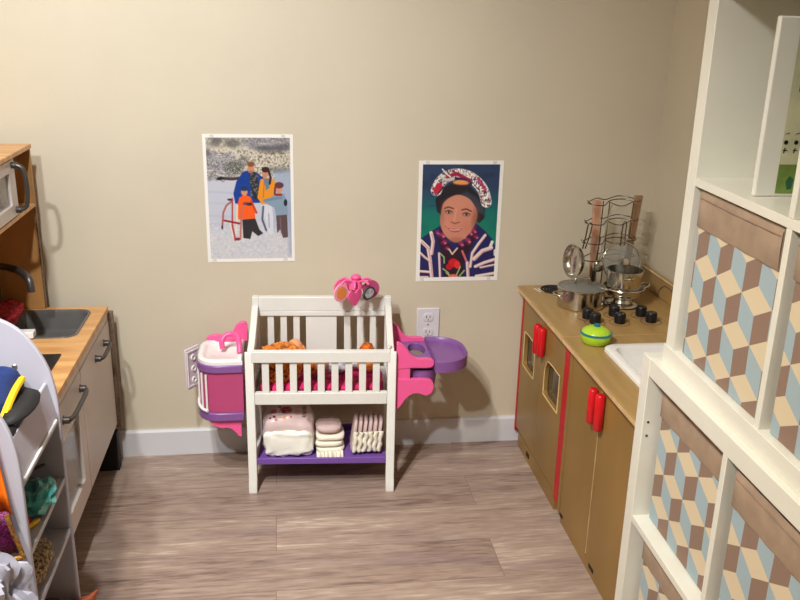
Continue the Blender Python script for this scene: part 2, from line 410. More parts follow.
def storage_bin(label, unit, s0, zb, ph=(0.025, 0.18), tilt=0.0, h=.330, rec=.012, dz=0):
    # s along the unit's front (towards the camera), local to the unit's placement
    t = thing('storage_bin', label, 'storage bin', group='patterned fabric bins in the white cube shelves')
    Mw = world_of(unit); o = Mw @ Vector((rec, -(s0+.1675), zb)); t.location = o; t.rotation_euler = (0, 0, unit.rotation_euler.z)
    w = .152; D = .36; th = .004
    b = MB().box(.002, D, -w, w, 0, th).box(.002, .002+th, -w, w, th, h-.002).box(D-th, D, -w, w, th, h-.002)
    b.box(.006, D-th, -w, -w+th, th, h-.002).box(.006, D-th, w-th, w, th, h-.002)
    b.build('body', 'taupe', t, space='local')
    q = MB(); W = .098; s = .0527; rp = 1.5*s
    for r in range(-3, 5):
        for c in range(-2, 5):
            lx = ph[0]+c*W+(W/2 if r % 2 else 0)-w; lz = ph[1]-r*rp
            L, R, T, Bt = (lx, lz), (lx+W, lz), (lx+W/2, lz+s/2), (lx+W/2, lz-s/2)
            for poly, mm in (([L, Bt, R, T], 'fcream'), ([L, (L[0], L[1]-s), (Bt[0], Bt[1]-s), Bt], 'fblue'), ([Bt, (Bt[0], Bt[1]-s), (R[0], R[1]-s), R], 'fbrown')):
                p = clip(poly, -w, w, .002, h-.066)
                if p: q.add([(0.0005-.004*math.cos(a/w*1.4)*math.sin(z/h*3), -a, z) for a, z in p], [tuple(range(len(p)))[::-1]], mm)
    q.build('patterned_front', 'fblue', t, space='local')
    # folded taupe cuff round the rim, slightly sagging
    n = 16; cu = MB(); vs = []
    for j, z in enumerate((h-.070, h-.066, h-.035, h-.008, h, h-.004)):
        for i in range(n+1):
            a = -w-.001+(2*w+.002)*i/n; sag = tilt*math.cos(a/w*math.pi/2)
            x = (-.0035, -.0050, -.0055, -.0050, -.002, .006)[j]+.0010*math.sin(i*1.7+j)
            vs.append((x, -a, z-(sag*.3 if j > 2 else 0)))
    cu.add(vs, [(j*(n+1)+i, j*(n+1)+i+1, (j+1)*(n+1)+i+1, (j+1)*(n+1)+i) for j in range(5) for i in range(n)])
    for sg in (-1, 1): cu.box(-.004, D+.003, sg*(w+.001)-.001, sg*(w+.001)+.001, h-.068, h-.003)
    cu.build('cuff', 'taupe', t, space='local', smooth=True)
    st = MB().tube([(-.0060, -w+.004, h-.014), (-.0062, 0, h-.015), (-.0060, w-.004, h-.014)], .0012, 5).build('seam', 'fbrown', t, space='local')
    return t

lower, Hk = shelf_unit('cube_shelf', 'lower white cube shelf standing on the floor beside the wooden play sink', .8556, -1.077, -.0201, 0, 4, False)
upper, Hk = shelf_unit('cube_shelf', 'upper white cube shelf stacked on the lower one, white box in its open cell', .8758+.003, -1.1263, -.0363, Hk, 4, True)
zb1 = .0385; zb2 = .3895
storage_bin('patterned bin in the upper shelf, nearest the back wall, below the white box', upper, .038, zb1, ph=(.0053, .1925))
storage_bin('patterned bin in the upper shelf at the right picture edge', upper, .389, zb1, ph=(.026, .131))
storage_bin('patterned bin in the lower shelf top row, beside the play sink, left of the divider', lower, .038, zb2, ph=(.0945, .054), h=.317, rec=.034)
storage_bin('patterned bin in the lower shelf top row, right of the divider', lower, .389, zb2, ph=(.043, .194), h=.317, rec=.018)
storage_bin('patterned bin in the lower shelf bottom row, only its upper part showing', lower, .038, zb1, ph=(-.052, .1485), h=.317, rec=.034)

# white box with green print standing in the open cell of the upper shelf
zs = Hk+.389+.0002
bt = thing('board_game_box', 'white box with sage and green print standing in the open upper shelf cell', 'box', (.897, -1.342, zs), -.02)
MB().box(0, .24, 0, .012, 0, .293).build('carton', 'boxwhite', bt, bevel=.003, space='local')
g = MB(); y = -.0008
g.add([(.036, y, .006), (.235, y, .006), (.235, y, .287), (.036, y, .287)], [(0, 1, 2, 3)], 'boxcream')
def quad(P, m, dy=0): g.add([(a, y-.0004-dy, b) for a, b in P], [tuple(range(len(P)))], m)
quad([(.036, .006), (.235, .006), (.235, .055), (.036, .055)], 'boxgreen')
quad([(.048, .21), (.20, .225), (.20, .265), (.05, .24)], 'boxdark'); quad([(.050, .19), (.19, .19), (.19, .205), (.05, .205)], 'boxdark')
quad([(.050, .175), (.085, .178), (.08, .188), (.05, .187)], 'inkbrown')
for i in range(6):   # little row of icons
    a = .042+.018*i; quad([(a+.004*math.cos(k), .092+.004*math.sin(k)) for k in [j*math.pi/4 for j in range(8)]], 'black')
    quad([(a-.004, .078), (a+.004, .078), (a+.004, .0795), (a-.004, .0795)], 'black', .0001)
    quad([(a-.003, .074), (a-.001, .074), (a+.001, .083), (a-.001, .083)], 'black', .0001)
    quad([(a-.003, .105), (a+.004, .107), (a+.004, .1085), (a-.003, .1065)], 'inkbrown')
quad([(.056, .012), (.064, .014), (.066, .03), (.058, .036), (.052, .026)], 'boxdark', .0001)
g.build('printed_face', 'boxcream', bt, space='local')

# ------------------------------------------------------------------ wooden play stove and play sink (right)
ZT = .58; TH = .018; XF = .900; XC = .8756; XB = 1.318
def rhandle(parent, y, z0, z1):
    MB().tube([(XF-.013, y, z0), (XF-.013, y, z0+.004), (XF-.013, y, z1-.004), (XF-.013, y, z1)], [.009, .0125, .0125, .009], 16).build('handle', 'red', parent, smooth=60)
def toe(b, y0, y1):  # front with a floor recess
    return b
stove = thing('play_stove', 'birch play stove with two windowed doors and black knobs, against the back wall', 'play kitchen', (1.1, -.26, 0))
ya, yb = -.016, -.500
MB().prism([(yb-.004, ZT-TH), (ya, ZT-TH), (ya, ZT), (yb-.004, ZT)], 'x', XC, XB).build('worktop', 'birchtop', stove, bevel=.004)
MB().box(XC-.0008, XC+.0035, yb-.003, ya-.002, ZT-TH+.003, ZT-.004).build('edge_band', 'maple', stove)
for y0, y1 in ((ya-.013, ya-.001), (-.517, -.478)):
    MB().box(XF-.002, XB, y0, y1, .048, ZT-TH-.0005).build('side_panel', 'redwood', stove, bevel=.001)
MB().box(XF+.02, XB, -.478, ya-.015, .05, .064).build('bottom_panel', 'birch', stove)
MB().box(XB-.01, XB, yb+.018, ya-.015, .064, ZT-TH-.001).build('back_panel', 'birch', stove)
MB().box(XF+.006, XB-.01, yb+.03, ya-.03, 0, .05).build('plinth', 'birch', stove)
MB().box(XF+.004, XF+.006, -.19, -.16, .02, .035).build('floor_slot', 'darkslot', stove)
ysp = -.262
def window_poly(y0, y1, z0, z1, cut):   # tall window whose top corner nearest the handle is scooped
    if cut > 0: P = [(y0, z0+.01), (y0+.012, z0), (y1-.012, z0), (y1, z0+.012), (y1, z1-.012), (y1-.012, z1), (y0+.03, z1), (y0+.01, z1-.02), (y0, z1-.045)]
    else: P = [(y0, z0+.012), (y0+.012, z0), (y1-.012, z0), (y1, z0+.01), (y1, z1-.045), (y1-.01, z1-.02), (y1-.03, z1), (y0+.012, z1), (y0, z1-.012)]
    return P
for (d0, d1, w0, w1, cut, hy, hz) in ((ysp+.001, -.031, -.188, -.062, 1, -.236, (.424, .520)), (-.476, ysp-.001, -.442, -.300, -1, -.286, (.432, .526))):
    P = window_poly(w0, w1, .312, .432, cut)
    d = MB().holed((d0, d1, .066, ZT-TH-.006), P, 'x', XF, XF+.014).build('door', 'birch', stove, bevel=.001)
    cy = (w0+w1)/2; cz = .372
    Q = [(cy+(a-cy)*1.0, cz+(b-cz)*1.0) for a, b in P]
    fr = MB().tube([(XF-.0002, a, b) for a, b in s2(Q, 2, True)], .0022, 6, closed=True).build('window_trim', 'maple', d)
    MB().prism([(cy+(a-cy)*1.05, cz+(b-cz)*1.05) for a, b in P], 'x', XF+.0145, XF+.017).build('window_pane', 'tintglass', d)
    rhandle(d, hy, *hz)
# burners, dial rings and knobs on the worktop
def ring(cx, cy, r, w=.0012, h=.0006, n=40):
    return [(r-w, 0), (r-w, h), (r+w, h), (r+w, 0), (r-w, 0)]
def burner(cx, cy, name='burner'):
    b = MB()
    for r in (.012, .022, .032, .042): b.lathe([(r-.003, .001), (r-.003, .005), (r+.003, .005), (r+.003, .001), (r-.003, .001)], (cx, cy, ZT-.001), 32)
    for k in range(3):
        a = k*math.pi*2/3
        b.box(-.001, .001, 0, .045, 0, .0035, M4=Matrix.Translation((cx, cy, ZT-.0003)) @ Matrix.Rotation(a, 4, 'Z'))
    b.build(name, 'blackm', stove, smooth=True)
burner(.985, -.075); burner(1.160, -.245)
kn = [k_ for k_ in ((1.001, -.354), (1.008, -.398), (1.090, -.336), (1.083, -.402), (1.172, -.345), (1.181, -.400))]
for i, (x, y) in enumerate(kn):
    MB().lathe([(.0155, 0), (.0165, .004), (.0165, .026), (.0145, .030), (0, .030)], (x, y, ZT), 28).build('knob', 'black', stove, smooth=50)
dl = MB()
for i in range(0, 6, 2):
    (x0, y0), (x1, y1) = kn[i], kn[i+1]
    for (x, y) in ((x0, y0), (x1, y1)): dl.lathe(ring(0, 0, .030), (x, y, ZT), 36)
    for k in range(5):
        a = math.radians(200+25*k); dl.box(.022, .027, -.001, .001, 0, .0005, M4=Matrix.Translation((x0, y0, ZT)) @ Matrix.Rotation(a, 4, 'Z'))
dl.build('dial_print', 'inkbrown', stove)
wm = MB()
for k in range(3): wm.box(-.0018, .0018, -.02, .02, 0, .0005, M4=Matrix.Translation((.927+.012*k, -.075, ZT)) @ Matrix.Rotation(.25, 4, 'Z'))
wm.build('oven_marks', 'white', stove)
# backsplash with arched cut-out at the right wall
bs = MB(); P = s2([(-.30, ZT), (-.30, ZT+.02), (-.27, ZT+.045), (-.235, ZT+.05), (-.20, ZT+.045), (-.17, ZT+.02), (-.17, ZT)], 4)
bs.prism([(-.0165, ZT), (-.0165, ZT+.068), (-.503, ZT+.068), (-.503, ZT)], 'x', 1.304, 1.3185)
bs.build('backsplash', 'birchtop', stove, bevel=.003)
MB().tube([(1.3035, a, b) for a, b in P], .0016, 6).build('arch_groove', 'inkbrown', stove)
MB().tube([(1.3025, a, ZT+.066) for a in (-.02, -.25, -.50)], .003, 6).build('backsplash_edge', 'maple', stove)

sink = thing('play_sink', 'birch play sink cabinet with white basin and two doors, between stove and white shelf', 'play kitchen', (1.1, -.79, 0))
yc, yd = -.5045, -1.060
MB().holed((XC, XB, yd, yc), rounded(.968, 1.250, -.943, -.603, .034), 'z', ZT-TH, ZT).build('worktop', 'birchtop', sink, bevel=.004)
MB().box(XC-.0008, XC+.0035, yd+.002, yc-.002, ZT-TH+.003, ZT-.004).build('edge_band', 'maple', sink)
bs2 = MB().box(1.304, 1.3185, yd, yc, ZT, ZT+.068).build('backsplash', 'birchtop', sink, bevel=.003)
MB().box(XF-.001, XB, yc-.036, -.5175, .03, ZT-TH-.0005).build('side_panel', 'birch', sink, bevel=.001)
MB().box(XF-.001, XB, yd+.001, yd+.018, .03, ZT-TH-.0005).build('side_panel', 'birch', sink, bevel=.001)
MB().box(XF+.02, XB, yd+.018, yc-.036, .05, .064).build('bottom_panel', 'birch', sink)
MB().box(XF+.006, XB-.01, yd+.03, yc-.03, 0, .05).build('plinth', 'birch', sink)
MB().box(XB-.01, XB, yd+.018, yc-.036, .064, ZT-TH-.001).build('back_panel', 'birch', sink)
for yy in (-.535, -.80): MB().box(XF+.004, XF+.0062, yy-.02, yy+.012, .02, .035).build('floor_slot', 'darkslot', sink)
for (d0, d1, hy) in ((-.769, -.543, -.744), (-1.04, -.771, -.795)):
    d = MB().box(XF, XF+.014, d0, d1, .04, ZT-TH-.004).build('door', 'birch', sink, bevel=.001)
    rhandle(d, hy, *((.430, .528) if hy > -.77 else (.434, .534)))
MB().box(XF-.0012, XF+.012, -.7705, -.7695, .05, ZT-TH-.005).build('door_edge', 'maple', sink)
bz = MB(); outer = rounded(.955, 1.262, -.955, -.592, .035, 6)
def loop(sc, z, r=None):
    cx, cy = 1.111, -.7715; return [(cx+(a-cx)*sc[0], cy+(b-cy)*sc[1], z) for a, b in outer]
loops = [loop((1, 1), ZT+.0005), loop((.995, .995), ZT+.008), loop((.95, .955), ZT+.012), loop((.84, .86), ZT+.010), loop((.81, .84), ZT-.004), loop((.78, .81), ZT-.075), loop((.62, .68), ZT-.092)]
n = len(outer); vs = [p for l in loops for p in l]
bz.add(vs, [(i*n+j, i*n+(j+1) % n, (i+1)*n+(j+1) % n, (i+1)*n+j) for i in range(len(loops)-1) for j in range(n)]+[tuple((len(loops)-1)*n+j for j in range(n))])
bz.build('basin', 'white', sink, smooth=50)
MB().lathe([(.016, 0), (.016, .002), (0, .002)], (1.111, -.7715, ZT-.092), 20).build('drain', 'slotgrey', sink)
MB().tube(spline([(1.28, -.77, ZT), (1.28, -.77, ZT+.10), (1.265, -.77, ZT+.13), (1.22, -.77, ZT+.135), (1.18, -.77, ZT+.12), (1.172, -.77, ZT+.10)], 5), .009, 12).build('faucet', 'silver', sink, smooth=60)

# ------------------------------------------------------------------ toy pots on the stove
pr = thing('pot_rack', 'toy pot rack of wooden posts and wire hoops at the back of the stove', 'pot rack', (1.14, -.15, ZT))
def post(x0, x1, m):
    MB().add([Vector(p) for p in [(x0[0]-.010, x0[1]-.006, ZT), (x0[0]+.010, x0[1]-.006, ZT), (x0[0]+.010, x0[1]+.006, ZT), (x0[0]-.010, x0[1]+.006, ZT),
        (x1[0]-.013, x1[1]-.006, x1[2]), (x1[0]+.013, x1[1]-.006, x1[2]), (x1[0]+.013, x1[1]+.006, x1[2]), (x1[0]-.013, x1[1]+.006, x1[2])]],
        [(0, 3, 2, 1), (4, 5, 6, 7), (0, 1, 5, 4), (1, 2, 6, 5), (2, 3, 7, 6), (3, 0, 4, 7)]).build('post', m, pr, bevel=.002)
post((1.094, -.125), (1.075, -.150, .895), 'postwood')
post((1.205, -.105), (1.213, -.140, .908), 'postwoodd')
tiers = []
for i, z in enumerate((.893, .832, .770, .715)):
    w = .004*i
    pts = spline([(1.034-w, -.185, z), (1.075, -.205, z-.003), (1.11, -.165, z+.004), (1.155, -.15, z+.006), (1.20, -.175, z+.002), (1.215, -.13, z), (1.17, -.09, z+.004), (1.12, -.10, z-.006), (1.085, -.125, z+.004), (1.055, -.150, z+.002)], 5, True)
    MB().tube(pts, .0017, 6, closed=True).build('wire_tier', 'wire', pr, smooth=80)
    pts = spline([(1.04-w, -.19, z), (1.03-w, -.205, z+.006), (1.025-w, -.198, z+.012)], 4)
    pt2 = spline([(1.11, -.15, z-.002), (1.14, -.165, z-.012), (1.17, -.155, z-.012), (1.205, -.135, z-.001)], 4)
    MB().tube(pts, .0016, 6).build('wire_hook', 'wire', pr, smooth=80); MB().tube(pt2, .0016, 6).build('wire_hook', 'wire', pr, smooth=80)
for x, y, z1 in ((1.112, -.150, .888), (1.104, -.118, .886), (1.186, -.160, .893)):
    MB().tube([(x, y, ZT), (x+.004, y, z1)], .0018, 6).build('upright_wire', 'wire', pr)
MB().tube(spline([(1.06, -.17, ZT+.003), (1.22, -.16, ZT+.003), (1.23, -.08, ZT+.003), (1.07, -.08, ZT+.003)], 5, True), .003, 8, closed=True).build('base_hoop', 'wire', pr, smooth=80)

# frying pan hanging on the left
fp = thing('frying_pan', 'small steel frying pan hanging by its handle from the left of the rack', 'pan', (1.012, -.192, .711))
Mx = Matrix.Translation((1.010, -.198, .713)) @ Matrix.Rotation(math.radians(-78), 4, 'Z') @ Matrix.Rotation(math.radians(86), 4, 'X')
MB().lathe([(0, -.002), (.040, -.002), (.047, .004), (.052, .017), (.0545, .018), (.054, .0195), (.051, .019), (.046, .006), (.039, 0), (0, 0)], M4=Mx, n=36).build('pan_body', 'steel', fp, smooth=50)
MB().tube(spline([(1.024, -.197, .752), (1.030, -.198, .79), (1.034, -.200, .828), (1.041, -.200, .834), (1.047, -.199, .826), (1.042, -.197, .79), (1.033, -.195, .752)], 5), .0022, 6).build('handle', 'wire', fp, smooth=80)
# sieve / small ladle in the middle
ld = thing('ladle', 'shiny small ladle hanging in the middle of the rack behind the casserole', 'ladle', (1.085, -.172, .70))
MB().blob((1.085, -.185, .692), (.018, .012, .020), n=10).build('bowl', 'steel', ld, smooth=True)
MB().tube(spline([(1.085, -.185, .71), (1.100, -.175, .78), (1.112, -.168, .868), (1.119, -.168, .882)], 5), .003, 8, flat=.5).build('handle', 'steel', ld, smooth=60)
# spatula hanging lower right of the ladle
sp = thing('turner', 'dark slotted turner hanging under the ladle beside the casserole', 'utensil', (1.085, -.16, .66))
MB().tube([(1.082, -.152, .625), (1.083, -.152, .63), (1.086, -.153, .67), (1.086, -.153, .675)], [.010, .013, .013, .004], 12, flat=.2).tube([(1.086, -.153, .672), (1.096, -.152, .775)], .0022, 6).build('turner_blade', 'pewter', sp, smooth=60)
# round glass lid hanging on the right
gl = thing('hanging_lid', 'round glass lid with steel rim hanging behind the saucepan from double wires', 'lid', (1.165, -.20, .70))
Mx = Matrix.Translation((1.163, -.178, .703)) @ Matrix.Rotation(math.radians(78), 4, 'X')
MB().lathe([(0, .015), (.02, .014), (.045, .007), (.061, 0), (.061, -.001), (.045, .005), (.02, .012), (0, .013)], M4=Mx, n=36).build('lid_glass', 'glass', gl, smooth=True)
MB().tube([Mx @ Vector((.062*math.cos(a), .062*math.sin(a), 0)) for a in [i*math.pi/20 for i in range(40)]], .0028, 8, closed=True).build('rim', 'steel', gl, smooth=80)
MB().lathe([(.004, .012), (.004, .022), (.013, .024), (.012, .031), (0, .033)], M4=Mx, n=18).build('lid_knob', 'steel', gl, smooth=50)
MB().tube(spline([(1.157, -.170, .752), (1.160, -.165, .80), (1.163, -.163, .823), (1.168, -.163, .829), (1.173, -.163, .823), (1.172, -.165, .80), (1.170, -.170, .752)], 5), .0022, 6).build('handle', 'wire', gl, smooth=80)

def potbody(c, r, h, t=.0025, flare=0):
    x, y, z = c
    return [(0, 0), (r-.004, 0), (r, .004), (r+flare, h-.002), (r+flare+.003, h), (r+flare+.003, h+.0015), (r+flare-.001, h+.0015), (r-t, .006), (0, t)]
cp = thing('casserole_pot', 'wide steel toy casserole with glass lid standing on the front left of the stove', 'pot', (1.018, -.236, ZT+.0005))
MB().lathe(potbody((0, 0, 0), .0725, .056), (1.018, -.236, ZT+.0005), 48).build('pot_body', 'steel', cp, smooth=40)
for sg in (-1, 1):
    c = Vector((1.018, -.236, ZT+.046)); dr = Vector((math.cos(.25), math.sin(.25), 0))*sg; pe = Vector((-dr.y, dr.x, 0))
    MB().tube(spline([c+dr*.072+pe*.022, c+dr*.088+pe*.018, c+dr*.097, c+dr*.088-pe*.018, c+dr*.072-pe*.022], 5), .0032, 8, flat=.7).build('side_handle', 'steel', cp, smooth=80)
lz = ZT+.0585
lid = MB().lathe([(.071, .003), (.06, .009), (.035, .015), (0, .017), (0, .0155), (.035, .0135), (.06, .0075), (.0708, .0018)], (1.018, -.236, lz), 48).build('lid', 'glass', cp, smooth=True)
MB().lathe([(.0735, 0), (.0755, .001), (.0755, .004), (.071, .005), (.0705, .001), (.0735, 0)], (1.018, -.236, lz), 48).build('rim', 'steel', lid, smooth=40)
MB().tube(spline([(.992, -.244, lz+.014), (.994, -.2435, lz+.030), (1.018, -.238, lz+.034), (1.042, -.2325, lz+.030), (1.044, -.232, lz+.014)], 5), .0035, 8).build('lid_handle', 'steel', lid, smooth=80)

st = thing('steamer_stand', 'low steel trivet stand under the mixing bowl on the right burner', 'stand', (1.160, -.245, ZT+.004))
MB().lathe([(.050, 0), (.052, .002), (.050, .006), (.034, .010), (.030, .020), (.034, .026), (.030, .026), (.026, .018), (.030, .008), (.045, .002)], (1.150, -.245, ZT+.0045), 40).build('stand_ring', 'steel', st, smooth=50)
bw = thing('mixing_bowl', 'shallow steel bowl with two loop handles under the small saucepan', 'bowl', (1.150, -.245, ZT+.031))
MB().lathe([(0, 0), (.032, 0), (.048, .008), (.060, .022), (.064, .030), (.067, .031), (.066, .033), (.062, .032), (.057, .022), (.046, .010), (.030, .003), (0, .003)], (1.150, -.245, ZT+.031), 48).build('bowl_body', 'steel', bw, smooth=50)
for sg in (-1, 1):
    c = Vector((1.150, -.245, ZT+.060)); dr = Vector((1, .12, 0)).normalized()*sg; pe = Vector((-dr.y, dr.x, 0))
    MB().tube(spline([c+dr*.064+pe*.02, c+dr*.078+pe*.017+Vector((0, 0, .004)), c+dr*.088+Vector((0, 0, .006)), c+dr*.078-pe*.017+Vector((0, 0, .004)), c+dr*.064-pe*.02], 5), .003, 8).build('side_handle', 'steel', bw, smooth=80)
sc_ = thing('saucepan', 'small tall steel saucepan standing in the mixing bowl on the right burner', 'pot', (1.160, -.245, ZT+.035))
MB().lathe(potbody((0, 0, 0), .051, .082, flare=.004), (1.150, -.245, ZT+.0345), 48).build('pot_body', 'steel', sc_, smooth=40)
c = Vector((1.150, -.245, ZT+.10))
MB().tube(spline([c+Vector((-.02, -.052, 0)), c+Vector((-.012, -.064, .004)), c+Vector((.0, -.066, .004)), c+Vector((.01, -.054, 0))], 5), .003, 8).build('front_bracket', 'steel', sc_, smooth=80)

gp = thing('toy_pot', 'lime green toy pot with blue-rimmed lid at the front of the stove', 'toy pot', (.953, -.556, ZT))
MB().lathe([(r_*.86, z_*.92) for r_, z_ in [(0, 0), (.038, 0), (.044, .004), (.048, .022), (.0485, .030), (.045, .030), (.043, .006), (0, .004)]], (.953, -.556, ZT+.0003), 40).build('pot_body', 'lime', gp, smooth=50)
MB().lathe([(r_*.86, z_*.92) for r_, z_ in [(.0475, .0), (.051, .001), (.051, .005), (.0475, .006)]], (.953, -.556, ZT+.0277), 40).build('rim', 'teal', gp, smooth=50)
MB().lathe([(r_*.86, z_*.92) for r_, z_ in [(.0475, 0), (.044, .006), (.030, .014), (.014, .018), (0, .0185), (0, .0), (.0475, -.001)]], (.953, -.556, ZT+.0318), 40).build('lid', 'lime', gp, smooth=50)
MB().lathe([(r_*.86, z_*.92) for r_, z_ in [(.009, 0), (.0105, .003), (.009, .008), (0, .009)]], (.953, -.556, ZT+.0480), 20).build('lid_knob', 'teal', gp, smooth=50)

# ------------------------------------------------------------------ white play kitchen with pine top (left)
ZK = .554; KX = -.440; KB = -.842; K0 = -.068; K1 = -.785
pk = thing('play_kitchen', 'white-doored play kitchen with pine worktop, black sink and brown hutch on the left', 'play kitchen', (-.64, -.43, 0))
# worktop in two slabs so that the sink is a real opening and the hob is inlaid
so = rounded(-.690, -.485, -.338, -.108, .035)
MB().holed((KB, KX, -.40, K0), so, 'z', ZK-.02, ZK).box(KB, KX, K1, -.40, ZK-.02, ZK).build('worktop', 'counter', pk, bevel=.002)
sb = MB(); ls = []
for sc, z in ((1.07, .0008), (1.06, .003), (1.0, .002), (.97, -.004), (.90, -.055), (.75, -.062)):
    cx, cy = -.5875, -.223; ls.append([(cx+(a-cx)*sc, cy+(b-cy)*(1+(sc-1)*.9), ZK+z) for a, b in so])
n = len(so)
sb.add([p for l in ls for p in l], [(i*n+j, i*n+(j+1) % n, (i+1)*n+(j+1) % n, (i+1)*n+j) for i in range(len(ls)-1) for j in range(n)]+[tuple((len(ls)-1)*n+j for j in range(n))])
sb.build('sink_basin', 'sinkblack', pk, smooth=50)
MB().prism(rounded(-.80, -.487, -.72, -.468, .006, 3), 'z', ZK+.0003, ZK+.003).build('hob', 'black', pk, bevel=.001)
hb = MB()
for cx, cy in ((-.57, -.535), (-.72, -.535), (-.57, -.65), (-.72, -.65)):
    for r in (.025, .045): hb.lathe([(r-.001, 0), (r-.001, .0005), (r+.001, .0005), (r+.001, 0)], (cx, cy, ZK+.003), 36)
hb.build('hob_rings', 'silver', pk)
MB().tube(spline([(-.745, -.115, ZK), (-.745, -.115, ZK+.12), (-.728, -.14, ZK+.150), (-.69, -.19, ZK+.165), (-.64, -.235, ZK+.166), (-.608, -.27, ZK+.155), (-.600, -.28, ZK+.135), (-.600, -.28, ZK+.118)], 6), .0105, 14).lathe([(.018, 0), (.018, .006), (.012, .012)], (-.745, -.115, ZK), 20).build('faucet', 'pewter', pk, smooth=60)
# carcass
MB().box(KB, KX+.010, K0+.004, K0+.022, .135, ZK-.021).build('side_panel', 'hutchedge', pk, bevel=.003)
MB().box(KB, KX-.022, K1+.004, K1+.018, .135, ZK-.021).build('side_panel', 'doorw', pk, bevel=.001)
MB().box(KB, KX-.022, K1+.018, K0-.006, .135, .150).build('bottom_panel', 'doorw', pk)
MB().box(KB, KB+.008, K1+.018, K0-.006, .150, ZK-.021).build('back_panel', 'doorw', pk)
MB().box(KB+.008, KX-.024, -.490, -.478, .150, ZK-.09).build('divider_panel', 'doorw', pk)
for y in (K0-.035, K1+.02): MB().box(KX-.12, KX-.001 if y > -.3 else KX-.024, y, y+.032 if y > -.3 else y+.015, 0, .134).build('leg', 'blackm', pk, bevel=.001)
for y in (K0-.035, K1+.02): MB().box(KB+.01, KB+.06, y, y+.020, 0, .135).build('leg', 'blackm', pk, bevel=.001)
def barhandle(par, x, ya_, yb_, z, vert=None):
    b = MB()
    if vert is None:
        for y in (ya_, yb_):
            b.tube([(x, y, z), (x+.016, y, z)], .009, 12).tube([(x+.001, y, z), (x-.0005, y, z)], .012, 12)
        m_ = (ya_+yb_)/2
        b.tube(spline([(x+.014, ya_, z), (x+.021, ya_+(yb_-ya_)*.13, z), (x+.022, m_, z), (x+.021, yb_-(yb_-ya_)*.13, z), (x+.014, yb_, z)], 5), .0062, 10)
    else:
        z0, z1 = vert; y = ya_
        for zz in (z0, z1): b.tube([(x, y, zz), (x+.014, y, zz)], .009, 12)
        b.tube(spline([(x+.012, y, z0), (x+.028, y, z0+.012), (x+.034, y, (z0+z1)/2), (x+.028, y, z1-.012), (x+.012, y, z1)], 5), .0062, 10)
    return b.build('handle', 'pewter', par, smooth=60)
dx = KX-.020
dr = MB().box(dx, dx+.018, -.478, -.074, .153, .512).build('door', 'doorw', pk, bevel=.002)
MB().box(dx, dx+.017, -.480, -.076, .515, ZK-.0215).build('front_rail', 'doorw', pk, bevel=.001)
MB().box(dx, dx+.017, K1+.004, -.484, .515, ZK-.0215).build('front_rail', 'doorw', pk, bevel=.001)
barhandle(dr, dx+.018, -.165, -.290, .468)
win = rounded(-.735, -.535, .215, .415, .004, 2)
ov = MB().holed((K1+.004, -.484, .153, .512), win, 'x', dx, dx+.018).build('oven_door', 'doorw', pk, bevel=.002)
MB().box(dx+.006, dx+.009, -.738, -.532, .212, .418).build('window_pane', 'ovenglass', ov)
barhandle(ov, dx+.018, -.500, -.690, .468)
MB().box(KB+.01, dx-.012, K1+.02, -.492, .315, .322).build('oven_shelf', 'silver', pk)
# hutch
HX = -.622; HT = 1.056
for y in (K0-.012, K1): MB().box(KB, HX, y, y+.012, ZK+.0005, 1.010 if y > -.3 else 1.04).build('hutch_side', 'hutch', pk, bevel=.001)
MB().box(HX-.0005, HX+.003, K0-.0125, K0+.0005, ZK+.001, 1.012).build('hutch_edge', 'hutchedge', pk)
MB().box(KB, KB+.006, K1+.012, K0-.013, ZK+.0005, 1.03).build('hutch_back', 'hutch', pk)
MB().box(KB, HX+.012, K1, K0-.018, HT-.013, HT).build('hutch_top', 'counter', pk, bevel=.002)
MB().box(KB, HX+.006, K1+.012, K0-.0135, .873, .885).build('hutch_shelf', 'counter', pk, bevel=.002)
MB().box(KB+.006, HX+.008, K0-.030, K0-.0185, .8855, HT-.0135).build('microwave_side', 'hutch', pk, bevel=.001)
mw = MB().holed((-.62, -.255, .889, HT-.016), rounded(-.585, -.305, .922, HT-.048, .004, 2), 'x', HX-.008, HX+.008).build('microwave_door', 'doorw', pk, bevel=.002)
MB().box(HX-.002, HX+.001, -.588, -.302, .918, HT-.044).build('window_pane', 'ovenglass', mw)
barhandle(mw, HX+.008, -.278, 0, 0, vert=(.905, HT-.03))

rk = thing('red_cloth', 'dark red knitted cloth lying over the back left of the black sink', 'cloth', (-.70, -.29, ZK+.003))
MB().blob((-.712, -.205, ZK+.028), (.056, .088, .026), amp=.012, freq=2.2, seed=4, e=.8, n=18).build('knit', 'redknit', rk, smooth=True)
MB().box(-.650, -.588, -.352, -.322, ZK+.0035, ZK+.022).build('care_tag', 'white', rk, bevel=.002)
# ------------------------------------------------------------------ white dress-up rack (front left) and what it holds
RX = -.377; RF = -.945; RN = -1.243
sr = thing('dress_up_rack', 'white children\'s storage rack with arched side panels in the left foreground', 'storage rack', (-.53, -1.09, 0))
arc = [(RX, 0), (RX, .60), (-.378, .645), (-.383, .687), (-.392, .723), (-.411, .764), (-.437, .80), (-.474, .825), (-.53, .843), (-.60, .83), (-.66, .79), (-.70, .72), (-.715, .62), (-.715, 0)]
arcs = arc[:2]+s2(arc[1:-1], 4)[1:]+[arc[-1]]
MB().prism(arcs, 'y', RF-.012, RF).build('side_panel', 'shelfw', sr, bevel=.0025)
MB().prism([(a+(0 if b < .6 else -.0), b) for a, b in arcs], 'y', RN, RN+.012).build('side_panel', 'shelfw', sr, bevel=.0025)
y0, y1 = RN+.0125, RF-.0125
sh = lambda z, x0=-.713: MB().box(x0, RX-.003, y0, y1, z-.012, z).build('shelf', 'shelfw', sr, bevel=.001)
sh(.459); sh(.332); sh(.112)
MB().box(-.714, -.706, y0, y1, .02, .80).build('back_panel', 'shelfw', sr)
